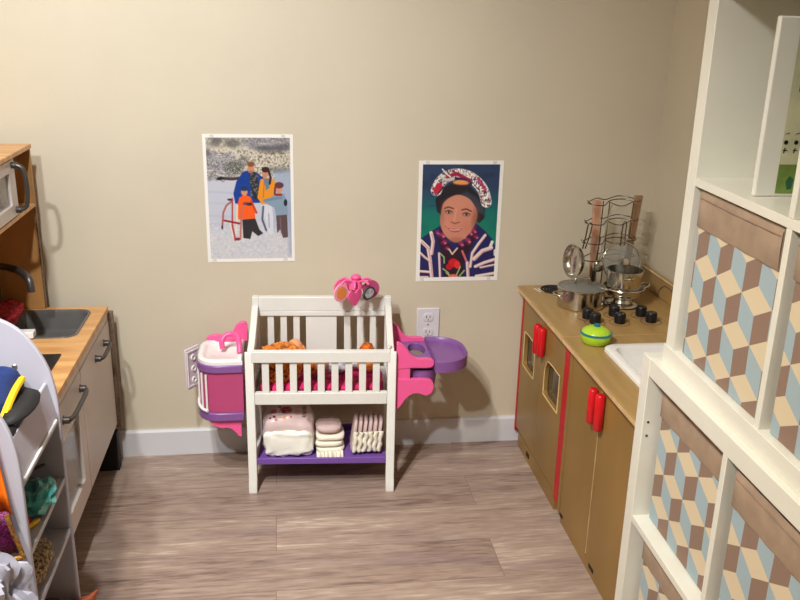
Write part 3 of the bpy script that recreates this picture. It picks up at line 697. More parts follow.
MB().prism([(-.700, .640), (-.400, .590), (RX-.004, .590), (RX-.004, .602), (-.400, .602), (-.700, .652)], 'y', y0, y1).build('tray_bottom', 'shelfw', sr, bevel=.001)
MB().prism([(-.388, .602), (RX-.003, .602), (-.395, .684), (-.403, .684)], 'y', y0, y1).build('tray_lip', 'shelfw', sr, bevel=.002)
MB().lathe([(.006, 0), (.006, .001), (.004, .003), (0, .003)], M4=Matrix.Translation((-.455, RF-.012, .722)) @ Matrix.Rotation(math.pi/2, 4, 'X'), n=16).build('screw_cap', 'silver', sr)
MB().tube([(RX-.002, y0+.01, .606), (RX-.002, y1-.02, .606)], .003, 6).build('tray_trim', 'white', sr)

cap = thing('baseball_cap', 'blue cap with yellow stripe and black brim in the rack\'s top tray', 'cap', (-.50, -1.06, .65))
R0 = Matrix.Rotation(math.radians(8), 3, 'Y')
MB().blob((-.490, -1.060, .690), (.066, .090, .058), e=.6, n=16, amp=.006, rot=R0).build('crown', 'blue', cap, smooth=True)
MB().tube(spline([(-.424, -1.185, .690), (-.420, -1.14, .712), (-.418, -1.09, .726), (-.418, -1.04, .728)], 5), .009, 8, flat=.8).build('stripe', 'yellow', cap, smooth=True)
br = MB(); vs = []; nn = 14
for j in range(2):
    for i in range(nn+1):
        a = math.pi*i/nn; vs.append((-.425+(.046 if j else .0)*math.sin(a)+.006, -1.105-.085*math.cos(a)*(1.0 if j else .95), .697-(.0 if j else -.008)+.010*math.sin(a)))
br.add(vs, [(i, i+1, nn+2+i, nn+1+i) for i in range(nn)])
o = br.build('brim', 'blackm', cap, smooth=True); s = o.modifiers.new('thick', 'SOLIDIFY'); s.thickness = .006
cs = MB()
for k in range(3): cs.box(-.008, .008, -.0018, .0018, 0, .001, M4=Matrix.Translation((-.425, -1.195+.008*k, .6965)) @ Matrix.Rotation(.5, 4, 'Z'))
MB().blob((-.430, -1.185, .678), (.036, .040, .020), amp=.004, n=12, e=.8).build('peak_cloth', 'blackm', cap, smooth=True)
cs.build('white_stripes', 'white', cap)

tt = tag(MB().blob((-.405, -1.075, .484), (.034, .060, .022), amp=.016, freq=2.6, seed=2, n=22).build('tulle_skirt', 'tealcloth', smooth=True), 'crumpled teal tulle skirt on the rack\'s upper open shelf', 'dress-up skirt')
tag(MB().tube(spline([(-.455, -1.09, .512), (-.44, -1.05, .516), (-.425, -1.02, .516), (-.41, -.995, .512)], 5), .007, 8, flat=.5).build('black_strap', 'blackm', smooth=True), 'short black strap lying on top of the teal tulle', 'strap')
tag(MB().blob((-.418, -1.155, .474), (.018, .024, .013), amp=.006, seed=7, n=12).build('red_fabric', 'redwood', smooth=True), 'small red fabric bit in front of the teal tulle', 'fabric')
tag(MB().tube([(-.412, -1.185, .4665), (-.408, -1.17, .4665), (-.392, -1.140, .4665), (-.389, -1.134, .4665)], [.004, .007, .007, .004], 10, flat=.7).build('toy_wand', 'yellow', smooth=True), 'short yellow stick on the shelf edge below the teal tulle', 'toy')
tag(MB().blob((-.408, -1.130, .366), (.030, .075, .032), amp=.010, freq=2, seed=5, n=20).build('leopard_hat', 'leopard', smooth=True), 'leopard print bundle on the rack\'s lower shelf', 'hat')
rc = MB().blob((-.43, -1.04, .142), (.055, .085, .028), amp=.008, freq=2, seed=9, n=18).tube([(-.41, -.985, .138), (-.375, -.972, .142), (-.348, -.967, .152), (-.334, -.965, .172)], [.016, .014, .010, .002], 10)
tag(rc.build('leather_shoe', 'rust', smooth=True), 'rust brown pointed item on the rack\'s bottom shelf', 'shoe')

dr_ = thing('dress_up_dress', 'orange satin and purple sequin dress hanging on the near end of the rack', 'dress', (-.43, -1.28, .50))
MB().box(-.50, -.42, RN-.006, RN-.0005, .80, .806).build('hanger_hook', 'silver', dr_)
def cloth(name, m, P, yy, par, amp=.006, waves=5, thick=.003):   # vertical folded panel from rows of (x0,x1,z)
    nn = 24; vs = []
    for r, (xa, xb, z) in enumerate(P):
        for i in range(nn+1):
            u = i/nn; vs.append((xa+(xb-xa)*u, yy-amp*(1+math.sin(u*waves*2*math.pi+r*.3)), z))
    b = MB().add(vs, [(r*(nn+1)+i, r*(nn+1)+i+1, (r+1)*(nn+1)+i+1, (r+1)*(nn+1)+i) for r in range(len(P)-1) for i in range(nn)])
    o = b.build(name, m, par, smooth=True); s = o.modifiers.new('thick', 'SOLIDIFY'); s.thickness = thick
    return o
cloth('bodice', 'orangecloth', [(-.53, -.430, .80), (-.56, -.412, .72), (-.56, -.405, .65), (-.56, -.400, .60), (-.56, -.394, .56)], RN-.012, dr_)
cloth('sequin_skirt', 'sequin', [(-.56, -.400, .565), (-.57, -.394, .53), (-.57, -.389, .50), (-.57, -.384, .478)], RN-.018, dr_, amp=.005)
MB().tube(spline([(-.400, RN-.03, .565), (-.393, RN-.032, .53), (-.386, RN-.030, .50), (-.381, RN-.028, .472)], 5), .0045, 8).tube(spline([(-.57, RN-.03, .476), (-.47, RN-.03, .468), (-.383, RN-.03, .474)], 6), .005, 8).build('gold_trim', 'gold', dr_, smooth=True)
pb = MB().blob((-.470, -1.345, .375), (.115, .045, .185), amp=.040, freq=5.0, seed=12, n=44, e=.9)
tag(pb.build('plastic_bag', 'film', smooth=True), 'shiny white plastic bag in the lower left foreground beside the rack', 'bag')
tag(MB().box(-.72, -.38, -1.40, -1.29, 0, .19).build('storage_tote', 'shelfw', bevel=.01), 'low white tote under the plastic bag', 'box')

# ------------------------------------------------------------------ outlet plates and pictures on the back wall
ol = thing('wall_outlet', 'white electrical outlet plate on the back wall above the purple tray', 'outlet', (.578, 0, .45))
MB().box(.540, .617, -.006, -.0003, .387, .502).build('cover_plate', 'plate', ol, bevel=.003)
for z in (.470, .418):
    f = MB().prism([(.5785+.017*math.cos(a)*1.05, z+min(.0135, max(-.0135, .017*math.sin(a)))) for a in [i*math.pi/12 for i in range(24)]], 'y', -.0085, -.006).build('receptacle', 'plate', ol, bevel=.001)
    MB().box(.571, .5735, -.0088, -.0084, z-.003, z+.006).box(.583, .5855, -.0088, -.0084, z-.003, z+.005).box(.5765, .5805, -.0088, -.0084, z-.010, z-.006).build('slots', 'slotgrey', f)
MB().lathe([(.003, 0), (.003, .0007), (0, .001)], M4=Matrix.Translation((.5785, -.006, .444)) @ Matrix.Rotation(math.pi/2, 4, 'X'), n=12).build('screw', 'silver', ol)

class Paint:
    def __init__(s, X, Y): s.X, s.Y = X, Y; s.c = np.zeros(X.shape+(3,)); s.rs = np.random.RandomState(3)
    def col(s, mask, c, al=1.0):
        m = np.clip(mask, 0, 1)[..., None]*al; s.c = s.c*(1-m)+np.array(c, float)*m
    def ell(s, cx, cy, rx, ry, c, rot=0, soft=.5, al=1):
        ca, sa = math.cos(rot), math.sin(rot); dx, dy = s.X-cx, s.Y-cy
        u = (dx*ca+dy*sa)/rx; v = (-dx*sa+dy*ca)/ry; d = (np.sqrt(u*u+v*v)-1)*min(rx, ry); s.col(.5-d/soft, c, al)
    def poly(s, P, c, soft=.5, al=1):
        ins = np.zeros(s.X.shape, bool); dm = np.full(s.X.shape, 1e9)
        for i in range(len(P)):
            (x0, y0), (x1, y1) = P[i], P[(i+1) % len(P)]
            cond = ((y0 > s.Y) != (y1 > s.Y)); xx = x0+(s.Y-y0)*(x1-x0)/((y1-y0) if y1 != y0 else 1e-9); ins ^= cond & (s.X < xx)
            dm = np.minimum(dm, s.seg(x0, y0, x1, y1))
        s.col(np.where(ins, .5+dm/soft, .5-dm/soft), c, al)
    def seg(s, x0, y0, x1, y1):
        ex, ey = x1-x0, y1-y0; t = np.clip(((s.X-x0)*ex+(s.Y-y0)*ey)/(ex*ex+ey*ey+1e-9), 0, 1)
        return np.hypot(s.X-x0-t*ex, s.Y-y0-t*ey)
    def line(s, P, w, c, soft=.5, al=1):
        d = np.full(s.X.shape, 1e9)
        for i in range(len(P)-1): d = np.minimum(d, s.seg(*P[i], *P[i+1]))
        s.col(.5-(d-w/2)/soft, c, al)
    def noise(s, sx, sy, seed=0):
        rs = np.random.RandomState(seed); g = rs.rand(90, 90)
        u = (s.X*sx) % 88; v = (s.Y*sy) % 88; i = u.astype(int); j = v.astype(int); fu = u-i; fv = v-j
        fu = fu*fu*(3-2*fu); fv = fv*fv*(3-2*fv)
        return (g[i, j]*(1-fu)*(1-fv)+g[i+1, j]*fu*(1-fv)+g[i, j+1]*(1-fu)*fv+g[i+1, j+1]*fu*fv)

def poster(name, label, cat_, x0, x1, z0, z1, corners, inset, painter):
    t = thing(name, label, cat_, ((x0+x1)/2, 0, (z0+z1)/2), 0, 'photo prints taped to the back wall')
    MB().box(x0, x1, -.0016, -.0003, z0, z1).build('print_sheet', 'paper', t)
    a0, a1, b0, b1 = inset; nx, ny = 190, 280
    S, T = np.meshgrid(np.linspace(a0, a1, nx), np.linspace(b0, b1, ny))      # T from the top
    (ax, ay), (bx, by), (cx, cy), (dx_, dy_) = corners
    X = (ax*(1-S)+bx*S)*(1-T)+(dx_*(1-S)+cx*S)*T; Y = (ay*(1-S)+by*S)*(1-T)+(dy_*(1-S)+cy*S)*T
    p = Paint(X, Y); painter(p)
    vs = [(x0+(x1-x0)*S[j, i], -.0020, z1-(z1-z0)*T[j, i]) for j in range(ny) for i in range(nx)]
    me = bpy.data.meshes.new('picture'); me.from_pydata(vs, [], [(j*nx+i, (j+1)*nx+i, (j+1)*nx+i+1, j*nx+i+1) for j in range(ny-1) for i in range(nx-1)])
    at = me.color_attributes.new('print', 'FLOAT_COLOR', 'POINT')
    c = np.clip(p.c, 0, 255)/255.; c = np.where(c <= .04045, c/12.92, ((c+.055)/1.055)**2.4)
    c = np.concatenate([c.reshape(-1, 3), np.ones((nx*ny, 1))], 1).astype(np.float32); at.data.foreach_set('color', c.ravel())
    me.materials.append(M['print']); o = bpy.data.objects.new('picture', me); COL.objects.link(o)
    Mi = world_of(t).inverted(); me.transform(Mi); o.parent = t
    for (cx_, cz_) in ((x0+.028, z1-.006), (x1-.03, z1-.006), (x0+.02, z0+.008), (x1-.03, z0+.008)): MB().box(cx_-.006, cx_+.006, -.0026, -.0021, cz_-.005, cz_+.005).build('tape', 'tape', t)
    return t

def snow_family(p):
    n1 = p.noise(.5, .5, 1); n2 = p.noise(.3, .3, 2); n3 = p.noise(.25, 1.1, 3); n4 = p.noise(.8, .8, 9)
    p.c[:] = (202, 192, 172)
    p.col((n1-.42)*4, (168, 156, 138), .6); p.col((n4-.60)*4, (224, 214, 196), .6); p.col((.36-n4)*5, (120, 112, 98), .5); p.col((n2-.6)*6, (214, 200, 172), .6)
    p.col(((150-p.Y)/6)*((p.X-238)/8)*(n3 > .3), (150, 146, 156), .8); p.col(((148-p.Y)/5)*(n4-.45)*6, (88, 86, 84), .5)
    for cx, cy, rx, ry in ((272, 149, 14, 3.4), (283, 146, 8, 3), (232, 143, 7, 4), (216, 141, 5, 4), (207, 152, 3, 4), (262, 147, 9, 2)):
        p.ell(cx, cy, rx, ry, (74, 72, 74), soft=3, al=.55)
    p.col(((p.Y-176-4*n2)/2)*(1.), (192, 192, 200)); 
    p.col((p.Y > 168)*((p.X-270)/6), (160, 170, 188), .9)
    p.ell(234, 166, 9.5, 7, (66, 68, 64), soft=4, al=.8); p.ell(243, 160, 5, 5, (90, 90, 84), soft=3, al=.6)
    p.col((p.noise(1.6, 1.6, 5)-.55)*8*((np.hypot(p.X-236, p.Y-165) < 11)), (196, 190, 176), .7)
    p.ell(278, 168, 10, 3, (84, 84, 84), soft=4, al=.5)
    for y_, a in ((190, .5), (201, .35), (214, .4), (222, .4)): p.line([(206, y_), (226, y_+1), (238, y_+2)], 1.4, (160, 166, 190), soft=2.5, al=a)
    p.col((p.Y-222)/14, (200, 197, 197)); p.col((n1-.5)*3*((p.Y > 224)), (178, 182, 200), .6); p.col((n4-.6)*4*(p.Y > 220), (222, 217, 210), .6)
    p.poly([(287, 200), (294, 200), (295, 255), (289, 255)], (150, 158, 180), soft=4, al=.7)
    skin = (196, 132, 104)
    p.line([(243, 176), (232, 177.5), (224, 177)], 3, (74, 58, 60)); p.ell(220, 177, 3.6, 1.6, (34, 32, 34), rot=-.15)
    p.poly([(242, 171), (247, 169), (256, 171), (263, 176), (264, 188), (262, 201), (235, 202), (233, 192), (236, 180)], (24, 62, 138))
    p.poly([(249, 170), (256, 171), (259, 186), (258, 198), (253, 198), (250, 184)], (44, 46, 56)); p.col((n4-.6)*8*((abs(p.X-254) < 4) & (abs(p.Y-183) < 12)), (150, 140, 110), .6)
    p.ell(250.5, 167.2, 3.4, 4.6, skin); p.ell(250.5, 163, 3.7, 2.4, (132, 78, 44)); p.ell(250.5, 170.4, 2.2, 1.2, (150, 84, 66), al=.6)
    p.poly([(260, 178), (266, 176), (272, 177), (276, 181), (275, 190), (271, 203), (262, 203), (257, 196)], (228, 142, 40)); p.line([(264, 180), (263, 196)], 1.2, (180, 96, 24), al=.6)
    p.poly([(263, 177), (270, 177), (269, 186), (266, 189)], (104, 124, 146))
    p.ell(265, 172, 3.2, 4.3, skin); p.ell(265.2, 168.2, 4, 2.8, (58, 38, 40)); p.line([(268.5, 170), (270.5, 176), (269.5, 182)], 2.2, (60, 36, 34))
    p.poly([(261, 203), (271, 202), (273, 216), (273, 233), (268, 233), (266, 221), (264, 215)], (206, 206, 212)); p.line([(263, 205), (262, 218), (266, 229)], 2, (84, 88, 108)); p.line([(268.5, 212), (269, 226)], 1, (120, 120, 136), al=.7)
    p.poly([(275, 192), (284, 192), (287, 200), (288, 213), (276, 214), (274, 206), (266, 202), (262, 198), (270, 196)], (132, 150, 166)); p.line([(264, 199), (274, 197), (281, 196)], 2.6, (112, 134, 150))
    p.ell(279, 187.5, 3.3, 4, (204, 140, 116)); p.ell(279, 183.6, 4.6, 3.2, (96, 58, 66)); p.line([(275, 186), (274.5, 192)], 2, (110, 56, 60)); p.line([(275.5, 193), (281, 193)], 2.4, (150, 40, 44)); p.ell(285.5, 201, 1.8, 3.4, (30, 34, 48))
    p.poly([(276, 214), (287, 213), (288, 236), (283, 237), (280, 228), (277, 232)], (92, 72, 74)); p.line([(280, 216), (281, 232)], 1, (140, 116, 116), al=.6)
    p.poly([(239, 196), (244, 193), (250, 195), (254, 204), (255, 217), (238, 218), (236, 208)], (242, 92, 30)); p.line([(251, 200), (256, 211)], 2.4, (200, 70, 26)); p.ell(249, 202.5, 3, 1.6, (60, 40, 50))
    p.ell(244, 190.4, 3.2, 3.6, (206, 140, 112)); p.ell(244, 187.2, 3.8, 2.3, (40, 54, 92))
    p.poly([(242, 218), (255, 217), (259, 228), (263, 232), (258, 235), (252, 230), (250, 238), (243, 237)], (50, 46, 48))
    red = (178, 70, 66)
    p.line([(222, 226), (223, 211), (226, 204), (232, 199)], 1.8, (170, 90, 84)); p.line([(232, 197), (232, 226)], 1.6, red); p.line([(240, 238), (241, 214), (244, 203)], 1.8, (186, 110, 96)); p.line([(237, 204), (236, 232)], 1.8, (222, 206, 178))
    p.line([(224, 219), (239, 222)], 2, (150, 34, 40)); p.line([(232, 224), (235, 239)], 2, red); p.line([(230, 222), (233, 236)], 1, (230, 216, 190)); p.ell(237.5, 238, 2.4, 1.6, (140, 40, 50)); p.ell(222, 226, 1, 2, (50, 50, 60))
    p.ell(229.5, 198, 2.5, 1.1, (44, 44, 50)); p.ell(246, 202, 3.4, 1.6, (66, 60, 70), al=.7)

def girl_portrait(p):
    n1 = p.noise(.12, .12, 4); n2 = p.noise(.6, .6, 6); n4 = p.noise(1.1, 1.1, 8)
    p.c[:] = (44, 62, 92)
    p.col((p.Y-186)/26, (16, 104, 100)); p.col((p.Y-206)/14*(n1*1.3), (12, 122, 92), .8); p.col((n1-.5)*4*(p.Y < 205), (32, 46, 72), .6)
    navy = (34, 34, 88); cream = (232, 208, 196)
    p.poly([(415, 240), (422, 236), (432, 229), (440, 224), (476, 222), (484, 229), (492, 238), (497, 250), (498, 282), (414, 282)], navy)
    for P, w in (([(421, 239), (428, 246), (430, 258), (432, 279)], 3.4), ([(431, 231), (433, 240), (431.5, 252)], 3.4), ([(420, 251), (425, 256), (430, 260)], 2.2), ([(419, 270), (429, 271)], 2.4), ([(418, 276), (428, 276)], 1.4), ([(439, 252), (440, 276)], 2.2),
                 ([(485, 234), (478, 243), (472, 252), (470, 266)], 2.6), ([(491, 247), (482, 250), (474, 258)], 4), ([(494, 259), (484, 262), (475, 266)], 3), ([(495, 264), (480, 267)], 1.6), ([(495, 273), (476, 276)], 3), ([(467, 262), (468, 278)], 3)):
        p.line(P, w, cream); p.line([(a+.8, b+1.2) for a, b in P], w*.35, (196, 130, 130), al=.7)
    p.line([(492, 241), (490, 246)], 3, (226, 222, 214)); p.line([(495, 250), (495, 254)], 3, (226, 222, 214))
    p.poly([(440, 226), (446, 240), (454, 249), (466, 240), (474, 226), (478, 229), (472, 244), (464, 258), (462, 279), (444, 279), (444, 262), (438, 240)], (44, 22, 42))
    for a, b, r in ((442, 234, 3.2), (444, 241, 2.6), (437, 231, 2), (447, 247, 2), (470, 232, 3), (474, 230, 2.4), (468, 240, 3), (461, 243, 2.6), (464, 236, 2), (476, 236, 2)): p.ell(a, b, r*.9, r*1.1, (170, 36, 84), soft=2.2, rot=a); p.ell(a+1, b+.8, r*.5, r*.3, (230, 170, 176), soft=1, al=.7); p.ell(a-1.2, b+1.6, r*.5, r*.5, (40, 30, 60), soft=1, al=.7)
    p.line([(449, 248), (452, 253), (457, 247)], 1.6, (220, 190, 170)); p.line([(462, 250), (466, 260)], 2.2, (206, 100, 100))
    p.ell(453, 262, 5, 4.6, (206, 26, 34), soft=1.2); p.ell(449, 266, 3.4, 3.2, (186, 22, 40)); p.ell(457, 264, 3, 4, (222, 50, 50))
    for P in ([(443, 268), (448, 272), (450, 277)], [(440, 252), (444, 256), (444, 262)], [(460, 266), (457, 273), (455, 277)], [(464, 270), (459, 276)], [(446, 272), (450, 276)]): p.line(P, 1.3, (150, 184, 110))
    p.ell(453, 277, 5, 3.4, (224, 104, 92)); p.ell(453, 278, 2.4, 1.8, (250, 190, 150))
    # hair, face
    p.poly([(436, 206), (435, 198), (441, 188), (452, 182), (468, 184), (480, 196), (485, 208), (484, 217), (479, 222), (475, 219), (470, 200), (450, 196), (443, 204), (441, 214), (437, 210)], (34, 30, 38))
    p.poly([(466, 190), (477, 197), (484, 208), (485, 215), (478, 211), (468, 200), (458, 194)], (58, 66, 80), soft=2, al=.8)
    face = [(441, 210), (443, 202), (449, 196.5), (458, 193.5), (468, 197), (474, 204), (477, 212), (475, 222), (470, 231), (463, 238), (456, 241), (449, 238), (443, 231), (440, 221)]
    p.poly([(v.x, v.y) for v in spline([(a, b, 0) for a, b in face], 5, True)], (200, 130, 106), soft=1)
    p.ell(457, 202, 11, 6, (206, 138, 112), soft=6, al=.6); p.ell(447, 224, 5, 5, (214, 136, 112), soft=5, al=.6); p.ell(467, 226, 5, 5, (196, 116, 96), soft=5, al=.5)
    p.ell(475, 217, 3, 10, (128, 74, 62), soft=4, al=.6, rot=.15); p.ell(456, 238.5, 7, 2.6, (160, 94, 74), soft=3, al=.6); p.ell(442, 214, 2, 9, (150, 88, 72), soft=3, al=.4)
    for x, y, r in ((448.5, 210.5, .12), (466, 213, .12)):
        p.ell(x, y, 3.6, 2.0, (120, 70, 60), soft=1.6, al=.7, rot=r); p.ell(x, y+.1, 2.7, 1.15, (216, 190, 180), rot=r, soft=.6, al=.8); p.ell(x+.2, y, 1.35, 1.35, (28, 16, 18)); p.ell(x+.6, y-.4, .35, .35, (230, 220, 220)); p.line([(x-3.4, y-.4), (x, y-1.7), (x+3.4, y+.1)], .7, (50, 26, 28))
    p.line([(444.5, 206.8), (448, 205.4), (453, 207)], 1.3, (76, 44, 40), al=.9); p.line([(461.5, 208.5), (466, 207.6), (471, 210)], 1.3, (76, 44, 40), al=.9)
    p.line([(456, 208), (454.5, 216), (453.5, 219)], 1.4, (222, 156, 130), soft=1.5, al=.7); p.line([(451, 220.4), (454.5, 222), (459, 220.8)], 1.2, (132, 70, 60), al=.8)
    p.poly([(446.5, 226), (451, 227), (455, 227.6), (462, 227.2), (458.5, 230.6), (453, 231), (449, 229)], (168, 78, 80), al=.85); p.line([(449.5, 227.9), (454, 228.7), (459.5, 228.1)], .9, (232, 214, 206), al=.8); p.line([(446, 225.8), (444.6, 224.4)], .8, (130, 70, 60), al=.7)
    # woven head wrap
    arcp = [(436, 189), (440, 181), (447, 175.5), (456, 173.5), (466, 175), (476, 181), (483, 190), (486, 201)]
    ap = [(v.x, v.y) for v in spline([(a, b, 0) for a, b in arcp], 6)]
    p.line(ap, 11, (214, 204, 190)); m = np.full(p.X.shape, 1e9)
    for i in range(len(ap)-1): m = np.minimum(m, p.seg(*ap[i], *ap[i+1]))
    inb = (m < 5.2)
    p.col((p.noise(.7, .5, 31)-.55)*9*inb, (160, 30, 66)); p.col((p.noise(.8, .6, 21)-.60)*9*inb, (44, 42, 86)); p.col((p.noise(1.0, .8, 22)-.60)*9*inb, (246, 240, 228)); p.col((p.noise(.9, .9, 23)-.68)*9*inb, (120, 110, 110))
    p.line([(447, 176), (456, 173), (466, 178), (470, 180)], 3.4, (156, 30, 66)); p.line([(455, 178), (464, 179.5), (470, 183)], 3.6, (36, 32, 76)); p.line([(484, 180), (486, 190), (485, 197)], 2.5, (186, 50, 96), al=.0)
    p.line([(478, 178), (485, 189)], 3, (184, 44, 92), al=.8)
    p.ell(460.5, 181.6, 8, 2.4, (228, 150, 86), rot=.06, soft=1); p.line([(453, 183), (467, 184)], 1, (150, 80, 44), al=.6)
    p.ell(437.5, 187, 3.6, 6, (188, 34, 62), rot=.5, soft=1); p.line([(434, 185), (437, 179), (443, 175)], 1.6, (236, 230, 220)); p.line([(442, 168.5), (446, 173), (450, 176)], 1.4, (220, 216, 208)); p.line([(446, 168), (448, 173)], 1.2, (60, 56, 70)); p.line([(440, 176), (446, 179), (453, 178)], 2.6, (196, 190, 182)); p.line([(438, 192), (443, 186)], 1.2, (30, 28, 40))

poster('photo_print', 'taped photo print of a family with a sled in the snow', 'poster', -.1355, .138, .671, 1.0745,
       [(202, 134), (293, 134), (295, 261), (208, 262)], (.035, .965, .026, .972), snow_family)
poster('photo_print', 'taped photo print of a smiling girl in a woven head wrap', 'poster', .533, .8085, .5945, .9945,
       [(419, 160), (504, 161), (497, 280.5), (416, 281)], (.045, .955, .03, .965), girl_portrait)

# ------------------------------------------------------------------ doll crib
cr = thing('doll_crib', 'white slatted doll crib with pink changing sink and purple high chair tray attached', 'doll crib', (.2065, -.294, 0), -.066)
def L(mb, name, m, bev=.002, par=cr, **k): return mb.build(name, m, par, bevel=bev, space='local', **k)
HP = .026
for s_ in (-1, 1):
    xa = s_*(.2265) ; xb = s_*(.2265-HP); x0, x1 = min(xa, xb), max(xa, xb)
    # front leg with flared foot
    MBf = MB().prism([(-.012, .0), (.026, .0), (.026, .030), (.022, .05), (.022, .462), (.006, .470), (0, .462), (0, .05), (-.010, .030)], 'x', x0, x1)
    L(MBf, 'leg', 'cribw')
    x2, x3 = sorted((s_*.2205, s_*(.2205-.020)))
    L(MB().box(x2, x3, .208, .232, 0, .575), 'leg', 'cribw')
    # sloping arm from the back post down to the front post
    L(MB().prism([(.022, .440), (.022, .468), (.06, .478), (.14, .515), (.185, .545), (.208, .548), (.208, .515), (.185, .512), (.14, .482), (.06, .446)], 'x', x2, x3), 'arm', 'cribw')
    L(MB().box(x2+.002, x3-.002, .022, .208, .298, .345), 'side_rail', 'cribw')
    for k in range(4):
        y_ = .045+.042*k; zt = np.interp(y_, [.022, .06, .14, .185], [.45, .45, .486, .515])
        L(MB().box(x2+.006, x3-.006, y_, y_+.015, .345, float(zt)), 'side_slat', 'cribw', .001)
    L(MB().box(x2+.002, x3-.002, .022, .208, .084, .096), 'lower_side_rail', 'cribw')
XI = .2000
L(MB().box(-XI-.008, XI+.008, -.001, .022, .436, .471), 'front_rail', 'cribw')
L(MB().box(-XI, XI, .001, .021, .298, .336), 'bottom_front_rail', 'cribw')
for k in range(9):
    xc = -.1666+.04165*k
    L(MB().box(xc-.0105, xc+.0105, .006, .016, .336, .436), 'front_slat', 'cribw', .001)
L(MB().box(-.2005, .2005, .209, .231, .527, .574), 'head_board', 'cribw')
L(MB().box(-.2005, .2005, .2085, .2315, .511, .5265), 'top_back_rail', 'cribw')
L(MB().box(-.2005, .2005, .210, .230, .298, .330), 'bottom_back_rail', 'cribw')
for xc in (-.164, -.123, -.082, .080, .122, .163): L(MB().box(xc-.010, xc+.010, .215, .225, .330, .511), 'back_slat', 'cribw', .001)
L(MB().box(-.052, .046, .214, .226, .330, .511), 'back_panel', 'cribw', .001)
L(MB().box(-.2005, .2005, .0212, .2095, .300, .310), 'bed_base', 'cribw', .001)
L(MB().box(.2025, .2095, .020, .030, .474, .486), 'peg', 'cribw', .001)
# magenta mattress (belongs to the crib) and shelf
mt = MB().blob((0, .116, .328), (.192, .086, .018), amp=.006, freq=4, seed=1, e=.35, n=26)
L(mt, 'mattress', 'bedding', 0, smooth=True)
sf = MB().box(-.1998, .1998, .005, .222, .097, .103).box(-.1998, .1998, .002, .009, .095, .115).box(-.1998, .1998, .212, .222, .097, .125)
L(sf, 'lower_shelf', 'purpled', .0015)

# left end: changing tub with sink
W = lambda mb, name, m, bev=.002, par=cr, **k: mb.build(name, m, par, bevel=bev, **k)
def dshape(x0, x1, y0, y1, r, flip=False, n=8):
    c = 'bltl' if flip else 'brtr'
    return rounded(x0, x1, y0, y1, r, n, corners=('bl', 'tl') if flip else ('br', 'tr'))
TX0, TX1, TY0, TY1 = -.167, -.027, -.268, -.055
W(MB().prism(dshape(TX0+.006, TX1, TY0+.006, TY1-.006, .062, True), 'z', .268, .402), 'tub_box', 'pinkd', .001)
W(MB().prism(dshape(TX0, TX1, TY0, TY1, .066, True), 'z', .398, .424), 'tub_rim', 'purple', .004, smooth=50)
W(MB().prism(dshape(TX0, TX1, TY0, TY1, .066, True), 'z', .240, .268), 'tub_base', 'purple', .004, smooth=50)
out = dshape(TX0+.004, TX1, TY0+.004, TY1-.004, .062, True); cx, cy = (TX0+TX1)/2+.004, (TY0+TY1)/2
lp = []
for sx_, sy_, z in ((1, 1, .424), (1, 1, .434), (.94, .95, .438), (.76, .80, .437), (.70, .76, .431), (.62, .70, .4255)):
    lp.append([(cx+(a-cx)*sx_, cy+(b-cy)*sy_, z) for a, b in out])
n = len(out); tb = MB().add([q for l in lp for q in l], [(i*n+j, i*n+(j+1) % n, (i+1)*n+(j+1) % n, (i+1)*n+j) for i in range(5) for j in range(n)]+[tuple(5*n+j for j in range(n))])
W(tb, 'tub_basin', 'white', 0, smooth=50)
# white ribbed strip wrapping the outer left corner
for k, (a, b) in enumerate(((.276, .392),)):
    P = [(TX0+.0035, -.11), (TX0+.0035, -.20), (TX0+.016, -.238), (TX0+.030, -.256)]
    for q in P:
        W(MB().tube([(q[0], q[1], a), (q[0], q[1], b)], .0035, 8), 'white_rib', 'white', 0, smooth=60)
W(MB().tube(spline([(TX0+.001, -.09, .285), (TX0+.001, -.20, .285), (TX0+.012, -.241, .278), (TX0+.032, -.262, .275)], 5), .005, 8), 'white_rib', 'white', 0, smooth=60)
W(MB().prism(s2([(-.135, .241), (-.12, .222), (-.098, .213), (-.075, .212), (-.058, .200), (-.045, .183), (-.037, .182)], 4)+[(-.037, .241)], 'y', -.255, -.243), 'scroll_bracket', 'pink', .003, smooth=50)
W(MB().prism(s2([(-.135, .241), (-.12, .222), (-.098, .213), (-.075, .212), (-.058, .200), (-.045, .183), (-.037, .182)], 4)+[(-.037, .241)], 'y', -.085, -.073), 'scroll_bracket', 'pink', .003, smooth=50)
# pink faucet and headboard wing
W(MB().tube(spline([(-.090, -.165, .440), (-.092, -.160, .462), (-.080, -.150, .478), (-.060, -.150, .482), (-.044, -.165, .478), (-.038, -.19, .462), (-.037, -.205, .440)], 5), .0085, 12), 'faucet', 'pink', 0, smooth=60)
W(MB().prism(s2([(-.150, .430), (-.142, .447), (-.120, .456), (-.098, .452), (-.082, .446), (-.066, .455), (-.056, .478), (-.040, .494), (-.024, .497), (-.016, .485)], 4)+[(-.016, .430)], 'y', -.085, -.070), 'back_wing', 'pink', .003, smooth=50)
W(MB().tube([(-.092, -.217, .4215), (-.060, -.222, .4215), (-.040, -.220, .4215)], .0045, 10, flat=.5), 'soap_dish', 'white', 0, smooth=True)
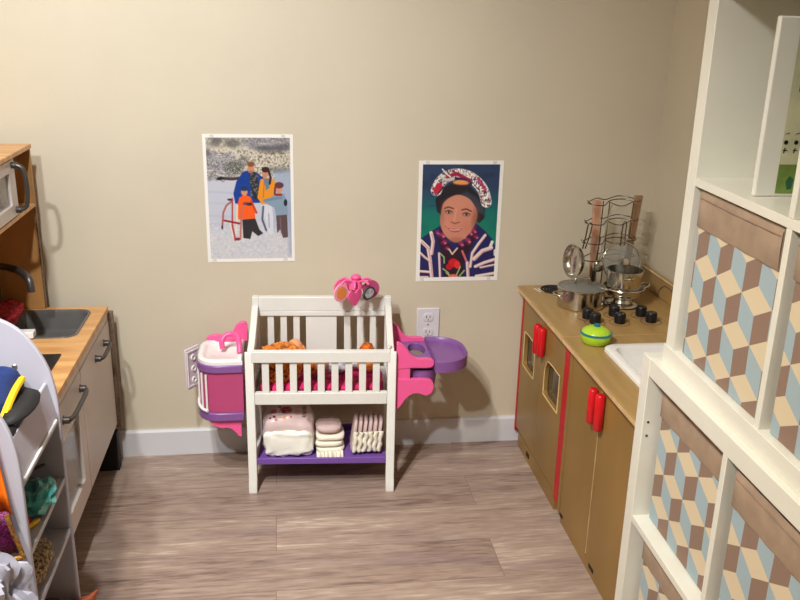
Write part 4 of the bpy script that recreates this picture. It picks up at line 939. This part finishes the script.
# small toy wall panel hooked to the left of the tub
TM = Matrix.Translation((-.190, -.115, 0)) @ Matrix.Rotation(.95, 4, 'Z')
lpn = MB().box(-.032, .032, -.004, .004, .292, .428, M4=TM).build('toy_panel', 'platel', cr, bevel=.002)
q = MB()
for (z0, z1) in ((.300, .305), (.415, .420)): q.box(-.027, .027, -.0065, -.004, z0, z1, M4=TM)
for xx in (-.027, .0245): q.box(xx, xx+.0025, -.0065, -.004, .305, .415, M4=TM)
for z in (.395, .358, .320): q.lathe([(.006, 0), (.010, 0), (.010, .004), (.006, .004), (.006, 0)], M4=TM @ Matrix.Translation((0, -.004, z)) @ Matrix.Rotation(math.pi/2, 4, 'X'), n=20)
q.build('toy_panel_relief', 'white', lpn)
W(MB().box(-.19, -.155, -.106, -.098, .335, .349), 'panel_hook', 'white', .001)

# right end: pink arms, purple tray and seat
def arm_(name, y0, y1):
    up_ = s2([(.436, .492), (.445, .490), (.462, .476), (.480, .450), (.500, .438), (.530, .437), (.548, .432), (.551, .422), (.546, .411), (.525, .407), (.490, .409), (.436, .406)], 4)
    lo_ = s2([(.436, .375), (.490, .371), (.530, .370), (.548, .362), (.553, .342), (.546, .322), (.528, .315), (.508, .322), (.488, .322), (.468, .308), (.452, .284), (.436, .268)], 4)
    W(MB().prism(up_, 'y', y0, y1), name, 'pink', .003, smooth=50)
    W(MB().prism(lo_, 'y', y0, y1), name, 'pink', .003, smooth=50)
    W(MB().prism([(.436, .37), (.436, .412), (.478, .412), (.478, .37)], 'y', y0+.002, y1-.002), 'arm_web', 'pink', .001)
arm_('front_arm', -.292, -.276); arm_('back_arm', -.105, -.089)
tr = MB().holed((.462, .552, -.275, -.088), [(.515+.027*math.cos(a), -.170+.050*math.sin(a)) for a in [i*math.pi/12 for i in range(24)]], 'z', .398, .424)
W(tr, 'tray_base', 'purple', .002, smooth=50)
to = rounded(.5525, .668, -.312, -.090, .090, 10, corners=('br', 'tr'))
lp = []
cx, cy = .585, -.201
for sc, z in ((1, .398), (1.0, .432), (.94, .436), (.90, .432), (.88, .418)):
    lp.append([(cx+(a-cx)*sc, cy+(b-cy)*sc, z) for a, b in to])
n = len(to)
W(MB().add([q for l in lp for q in l], [(i*n+j, i*n+(j+1) % n, (i+1)*n+(j+1) % n, (i+1)*n+j) for i in range(4) for j in range(n)]+[tuple(4*n+j for j in range(n)), tuple(range(n))[::-1]]), 'tray', 'purple', 0, smooth=45)
W(MB().lathe([(0, 0), (.036, 0), (.045, .010), (.050, .050), (.050, .078), (.046, .080), (.044, .052), (.034, .006), (0, .004)], (.523, -.225, .313), 36, sx=.95, sy=1.1), 'seat_cup', 'purple', 0, smooth=50)

# ------------------------------------------------------------------ mobile clamped on the crib's back rail
mb_ = thing('toy_mobile', 'pink toy mobile with hanging heart charms above the crib\'s back right corner', 'toy mobile', (.330, -.15, .60))
c = Vector((.322, -.150, .645))
MB().tube(spline([(.384, -.052, .5765), (.383, -.056, .59), (.374, -.075, .605), (.350, -.11, .616), (.322, -.15, .622)], 6), .006, 10).build('arm', 'pink', mb_, smooth=60)
MB().lathe([(0, .022), (.010, .021), (.016, .016), (.015, .010), (.011, .006), (.014, 0), (.020, -.012), (.022, -.022), (.012, -.028), (0, -.028)], c, 28).build('hub', 'pink', mb_, smooth=60)
def charm(name, p, m1, m2, kind, rz, s=1.0):
    Mc = Matrix.Translation(p) @ Matrix.Rotation(rz, 4, 'Z')
    if kind == 'heart': P = [(0, -.020), (.012, -.010), (.020, .002), (.017, .012), (.009, .014), (0, .008), (-.009, .014), (-.017, .012), (-.020, .002), (-.012, -.010)]
    elif kind == 'round': P = [(.018*math.cos(a), .019*math.sin(a)) for a in [i*math.pi/8 for i in range(16)]]
    else: P = [(-.020, 0), (-.010, .012), (.010, .012), (.022, 0), (.010, -.012), (-.010, -.012)]
    P = s2([(a*s, b*s) for a, b in P], 3, True)
    def pr(Q, y0, y1):
        n = len(Q); return [Mc @ Vector((a, y0, b)) for a, b in Q]+[Mc @ Vector((a, y1, b)) for a, b in Q], [tuple(range(n)), tuple(range(n, 2*n))[::-1]]+[(i, (i+1) % n, n+(i+1) % n, n+i) for i in range(n)]
    o = MB().add(*pr(P, -.003, .003)).build(name, m1, mb_, bevel=.001)
    if m2: MB().add(*pr([(a*.72, b*.72) for a, b in P], -.0036, .0036)).build('charm_picture', m2, o)
    return o
arms = []
for a, kind, m1, m2, dz in ((200, 'round', 'pinkl', 'inkorange', 0), (262, 'heart', 'pink', 'pink', -.004), (318, 'leaf', 'slotgrey', 'greycloth', .002), (15, 'round', 'pinkd', 'pinkd', .004), (95, 'heart', 'pinkl', 'pinkl', .010), (150, 'round', 'pink', 'pinkl', .006)):
    r = math.radians(a); e = c+Vector((.050*math.cos(r), .040*math.sin(r), -.006+dz))
    MB().tube(spline([c+Vector((.01*math.cos(r), .01*math.sin(r), .0)), c+Vector((.035*math.cos(r), .028*math.sin(r), .006)), e], 5), .0042, 8).build('hanger_arm', 'pink', mb_, smooth=60)
    charm('charm', e+Vector((0, -.002, -.026)), m1, m2, kind, (r+math.pi/2)*.12, 1.5)

# ------------------------------------------------------------------ dolls in the crib
def doll(label, base, rz, hair, skin, cloth_, s, amp):
    t = thing('doll', label, 'doll', base, rz)
    b = MB().blob((.0, 0, .030*s), (.055*s, .036*s, .028*s), amp=.004, seed=3, n=16)          # torso
    for sy in (-1, 1):
        b.tube(spline([(.035*s, sy*.012*s, .03*s), (.07*s, sy*.02*s, .03*s), (.10*s, sy*.022*s, .018*s)], 4), [.014*s]*8+[.010*s], 10)
        b.tube(spline([(-.03*s, sy*.030*s, .036*s), (.0, sy*.046*s, .034*s), (.03*s, sy*.045*s, .026*s)], 4), [.010*s]*8+[.008*s], 10)
    b.build('body', cloth_, t, space='local', smooth=True)
    h = MB().blob((-.075*s, 0, .042*s), (.034*s, .032*s, .034*s), n=14)
    h.blob((-.077*s, 0, .078*s), (.005*s, .005*s, .006*s), n=6)
    hd = h.build('head', skin, t, space='local', smooth=True)
    f = MB()
    for sy in (-1, 1): f.blob((-.085*s, sy*.011*s, .072*s), (.003*s, .003*s, .003*s), n=5)
    f.build('eyes', 'black', hd, space='local')
    if hair:
        rs = random.Random(5); hm = MB()
        for k in range(46):
            a = rs.uniform(-2.6, 2.6); e_ = rs.uniform(-.4, .7)
            d = Vector((-math.cos(a)*math.cos(e_), math.sin(a)*math.cos(e_), math.sin(e_)))
            p = Vector((-.078*s, 0, .042*s))+d*.036*s; q_ = Vector((rs.uniform(-1, 1), rs.uniform(-1, 1), rs.uniform(-.3, 1))).normalized()*.014*s
            hm.tube(spline([p, p+d*.008*s+q_*.6, p+d*.012*s-q_*.1, p+q_*.2-d*.002*s], 4), .0032*s, 6)
        hm.build('yarn_hair', hair, t, space='local', smooth=True)
    return t
MZ = .350
t = thing('doll', 'orange yarn-haired doll with peach face lying at the left end of the crib', 'doll', (.10, -.155, MZ))
MB().blob((.085, -.165, MZ+.040), (.050, .052, .040), amp=.004, n=16).build('body', 'yarnd', t, smooth=True)
MB().blob((.132, -.115, MZ+.070), (.024, .024, .026), n=14).blob((.144, -.128, MZ+.066), (.006, .006, .006), n=6).build('head', 'skin', t, smooth=True)
rs = random.Random(11); hm = MB()
for k in range(110):
    u = rs.uniform(-.062, .058); v = rs.uniform(-.05, .03); zz = MZ+.064+.028*(1-(u/.07)**2)*(1-((v+.01)/.055)**2)*1.0
    p = Vector((.092+u, -.150+v, zz)); q_ = Vector((rs.uniform(-1, 1), rs.uniform(-1, 1), 0)).normalized()*.009
    hm.tube(spline([p, p+q_+Vector((0, 0, .005)), p+q_*1.2+Vector((q_.y, -q_.x, 0))-Vector((0, 0, .004)), p+Vector((q_.y, -q_.x, 0))*.7-Vector((0, 0, .006))], 3), .0032, 5)
for k in range(60):
    u = rs.uniform(-.055, .05); zz = rs.uniform(MZ+.004, MZ+.055); p = Vector((.088+u, -.222+abs(u)*.15, zz))
    q_ = Vector((rs.uniform(-1, 1), 0, rs.uniform(-1, 1))).normalized()*.009
    hm.tube(spline([p, p+q_+Vector((0, -.005, 0)), p+q_*.4+Vector((.008, 0, .004)), p+Vector((.01, .006, 0))], 3), .0032, 5)
hm.build('yarn_hair', 'yarn', t, smooth=True)
doll('doll with tan face in grey-white clothes lying in the middle of the crib', (.266, -.165, MZ), .3, None, 'skint', 'greycloth', .78, 0)
t = thing('doll', 'small orange-haired doll lying at the right end of the crib', 'doll', (.345, -.13, MZ))
MB().blob((.357, -.165, MZ+.030), (.034, .034, .029), amp=.005, n=14, seed=4).build('body', 'yarn', t, smooth=True)
MB().blob((.362, -.12, MZ+.048), (.024, .026, .032), n=14, amp=.003).build('head', 'yarnd', t, smooth=True)
tag(MB().blob((.176, -.175, MZ+.026), (.024, .040, .026), amp=.008, seed=8, n=14).build('teddy_bear', 'yarnd', smooth=True), 'orange-brown plush lying between the two larger dolls', 'plush toy')

# ------------------------------------------------------------------ diapers on the lower shelf
SZ = .1035
pk_ = thing('diaper_pack', 'large plastic-wrapped diaper pack with pink print on the left of the shelf', 'diaper pack', (.105, -.19, SZ), -.05)
MB().blob((.002, 0, .070), (.080, .062, .068), amp=.010, freq=2.2, seed=6, e=.42, n=36).build('wrapped_body', 'packfilm', pk_, space='local', smooth=True)
MB().blob((.004, -.046, .047), (.077, .026, .044), amp=.009, freq=3, seed=16, e=.40, n=30).build('clear_front', 'packwhite', pk_, space='local', smooth=True)
from mathutils.bvhtree import BVHTree
def decals(obj, shapes, parent, name, view=Vector((0, .72, -.69)), lift=.0006):
    # small printed shapes laid on an object's surface; shapes are (x, t, polygon, material) in a plane facing -view
    me = obj.data; bvh = BVHTree.FromPolygons([v.co for v in me.vertices], [p.vertices for p in me.polygons])
    ux = Vector((1, 0, 0)); uy = view.cross(ux).normalized()*-1
    if uy.z < 0: uy = -uy
    mb = MB()
    for cx_, cy_, P, m in shapes:
        pts = []
        for a_, b_ in [(0, 0)]+P:
            o_ = Vector((0, 0, .07))+ux*(cx_+a_)+uy*(cy_+b_)-view*.3
            hit, nrm, _, _ = bvh.ray_cast(o_, view.normalized())
            pts.append(hit+nrm*lift if hit else None)
        if any(q is None for q in pts): continue
        n_ = len(P); mb.add(pts, [(0, 1+i_, 1+(i_+1) % n_) for i_ in range(n_)], m)
    return mb.build(name, 'inkred', parent, space='local')
circ = lambda r, n=10: [(r*math.cos(i*2*math.pi/n), r*math.sin(i*2*math.pi/n)) for i in range(n)]
box_ = lambda w, h: [(-w, -h), (w, -h), (w, h), (-w, h)]
shp = [(-.004, .040, circ(.019, 14), 'inkpink')]
for k in range(6): shp.append((-.004+.011*math.cos(k*1.05), .040+.011*math.sin(k*1.05), circ(.0062), 'inkred'))
shp += [(-.004, .040, circ(.004), 'inkred'), (-.042, .034, circ(.009), 'inkpink'), (-.040, .012, circ(.005), 'inkbrown'), (-.052, .008, circ(.004), 'inkred'), (-.034, .002, circ(.005), 'inkpink'), (-.008, .006, circ(.006), 'inkorange'), (.012, .010, circ(.004), 'inkpink'), (-.024, .052, circ(.005), 'inkred')]
for k in range(9): shp.append((.052+.0015*(k % 2), .012+.0058*k, box_(.0055, .0012 if k % 3 else .0022), 'inkbrown'))
for k in range(6): shp.append((.030, .016+.005*k, box_(.006, .0008), 'inkpink'))
decals([o_ for o_ in pk_.children if o_.name.startswith('wrapped_body')][0], shp, pk_, 'printed_flowers')
for k in range(4):
    z = SZ+.0102+.0212*k+(.006 if k == 3 else 0)
    w = .046-(k == 3)*.004
    t = MB().blob((.235+.002*(-1)**k, -.200, z), (w, .046, .0100 if k < 3 else .0165), amp=.0015, freq=2.5, seed=20+k, e=.5 if k < 3 else .8, n=18).build('folded_diaper', 'diaper' if k < 3 else 'diaperside', smooth=True)
    tag(t, ['white folded diaper at the bottom of the middle stack, frilled edge over the shelf lip', 'second folded diaper from the bottom of the middle stack', 'third folded diaper from the bottom of the middle stack', 'topmost folded diaper of the middle stack, with a rounded blush top'][k], 'diaper', 'folded diapers in the middle stack')
    if k == 0:
        n = 22; vs = []
        for j in range(3):
            for i in range(n+1):
                u = i/n; vs.append((.192+.084*u, -.238-.020*j+.004*math.sin(i*1.9), z-.002+(.006 if j == 1 else 0)-(.014+.008*abs(math.sin(i*.55)) if j == 2 else 0)))
        fr = MB().add(vs, [(j*(n+1)+i, j*(n+1)+i+1, (j+1)*(n+1)+i+1, (j+1)*(n+1)+i) for j in range(2) for i in range(n)])
        o = fr.build('frill', 'diaper', t, smooth=True); s = o.modifiers.new('thick', 'SOLIDIFY'); s.thickness = .002
for k in range(6):
    x = .309+.0158*k
    t = thing('upright_diaper', ['upright folded diaper at the left end of the right-hand row', 'second upright diaper from the left in the right-hand row', 'third upright diaper from the left in the right-hand row', 'fourth upright diaper from the left in the right-hand row', 'fifth upright diaper from the left, last but one in the row', 'upright folded diaper at the right end of the row, against the crib leg'][k], 'diaper', (x, -.222, SZ), -.06, 'upright diapers in the right-hand row')
    R = Matrix.Rotation(math.radians(7), 3, 'Y')
    MB().blob((.004, .006, .0585), (.0072, .044, .058), amp=.0012, freq=2.6, seed=30+k, e=.5, n=18, rot=R).build('fold', 'diaperside', t, space='local', smooth=True)
    # puckered white elastic facing the front
    n = 14; vs = []
    for j in range(4):
        for i in range(n+1):
            u = i/n; z = .012+.070*u
            vs.append((.002+.0052*(j-1.5)+.0016*math.sin(i*.9+k*2)+z*.10, -.040-.006*math.cos((j-1.5)*1.1)-.0025*math.sin(i*.8+j*1.3+k), z))
    o = MB().add(vs, [(j*(n+1)+i, j*(n+1)+i+1, (j+1)*(n+1)+i+1, (j+1)*(n+1)+i) for j in range(3) for i in range(n)]).build('elastic_edge', 'diaper', t, space='local', smooth=True)
    s = o.modifiers.new('thick', 'SOLIDIFY'); s.thickness = .002
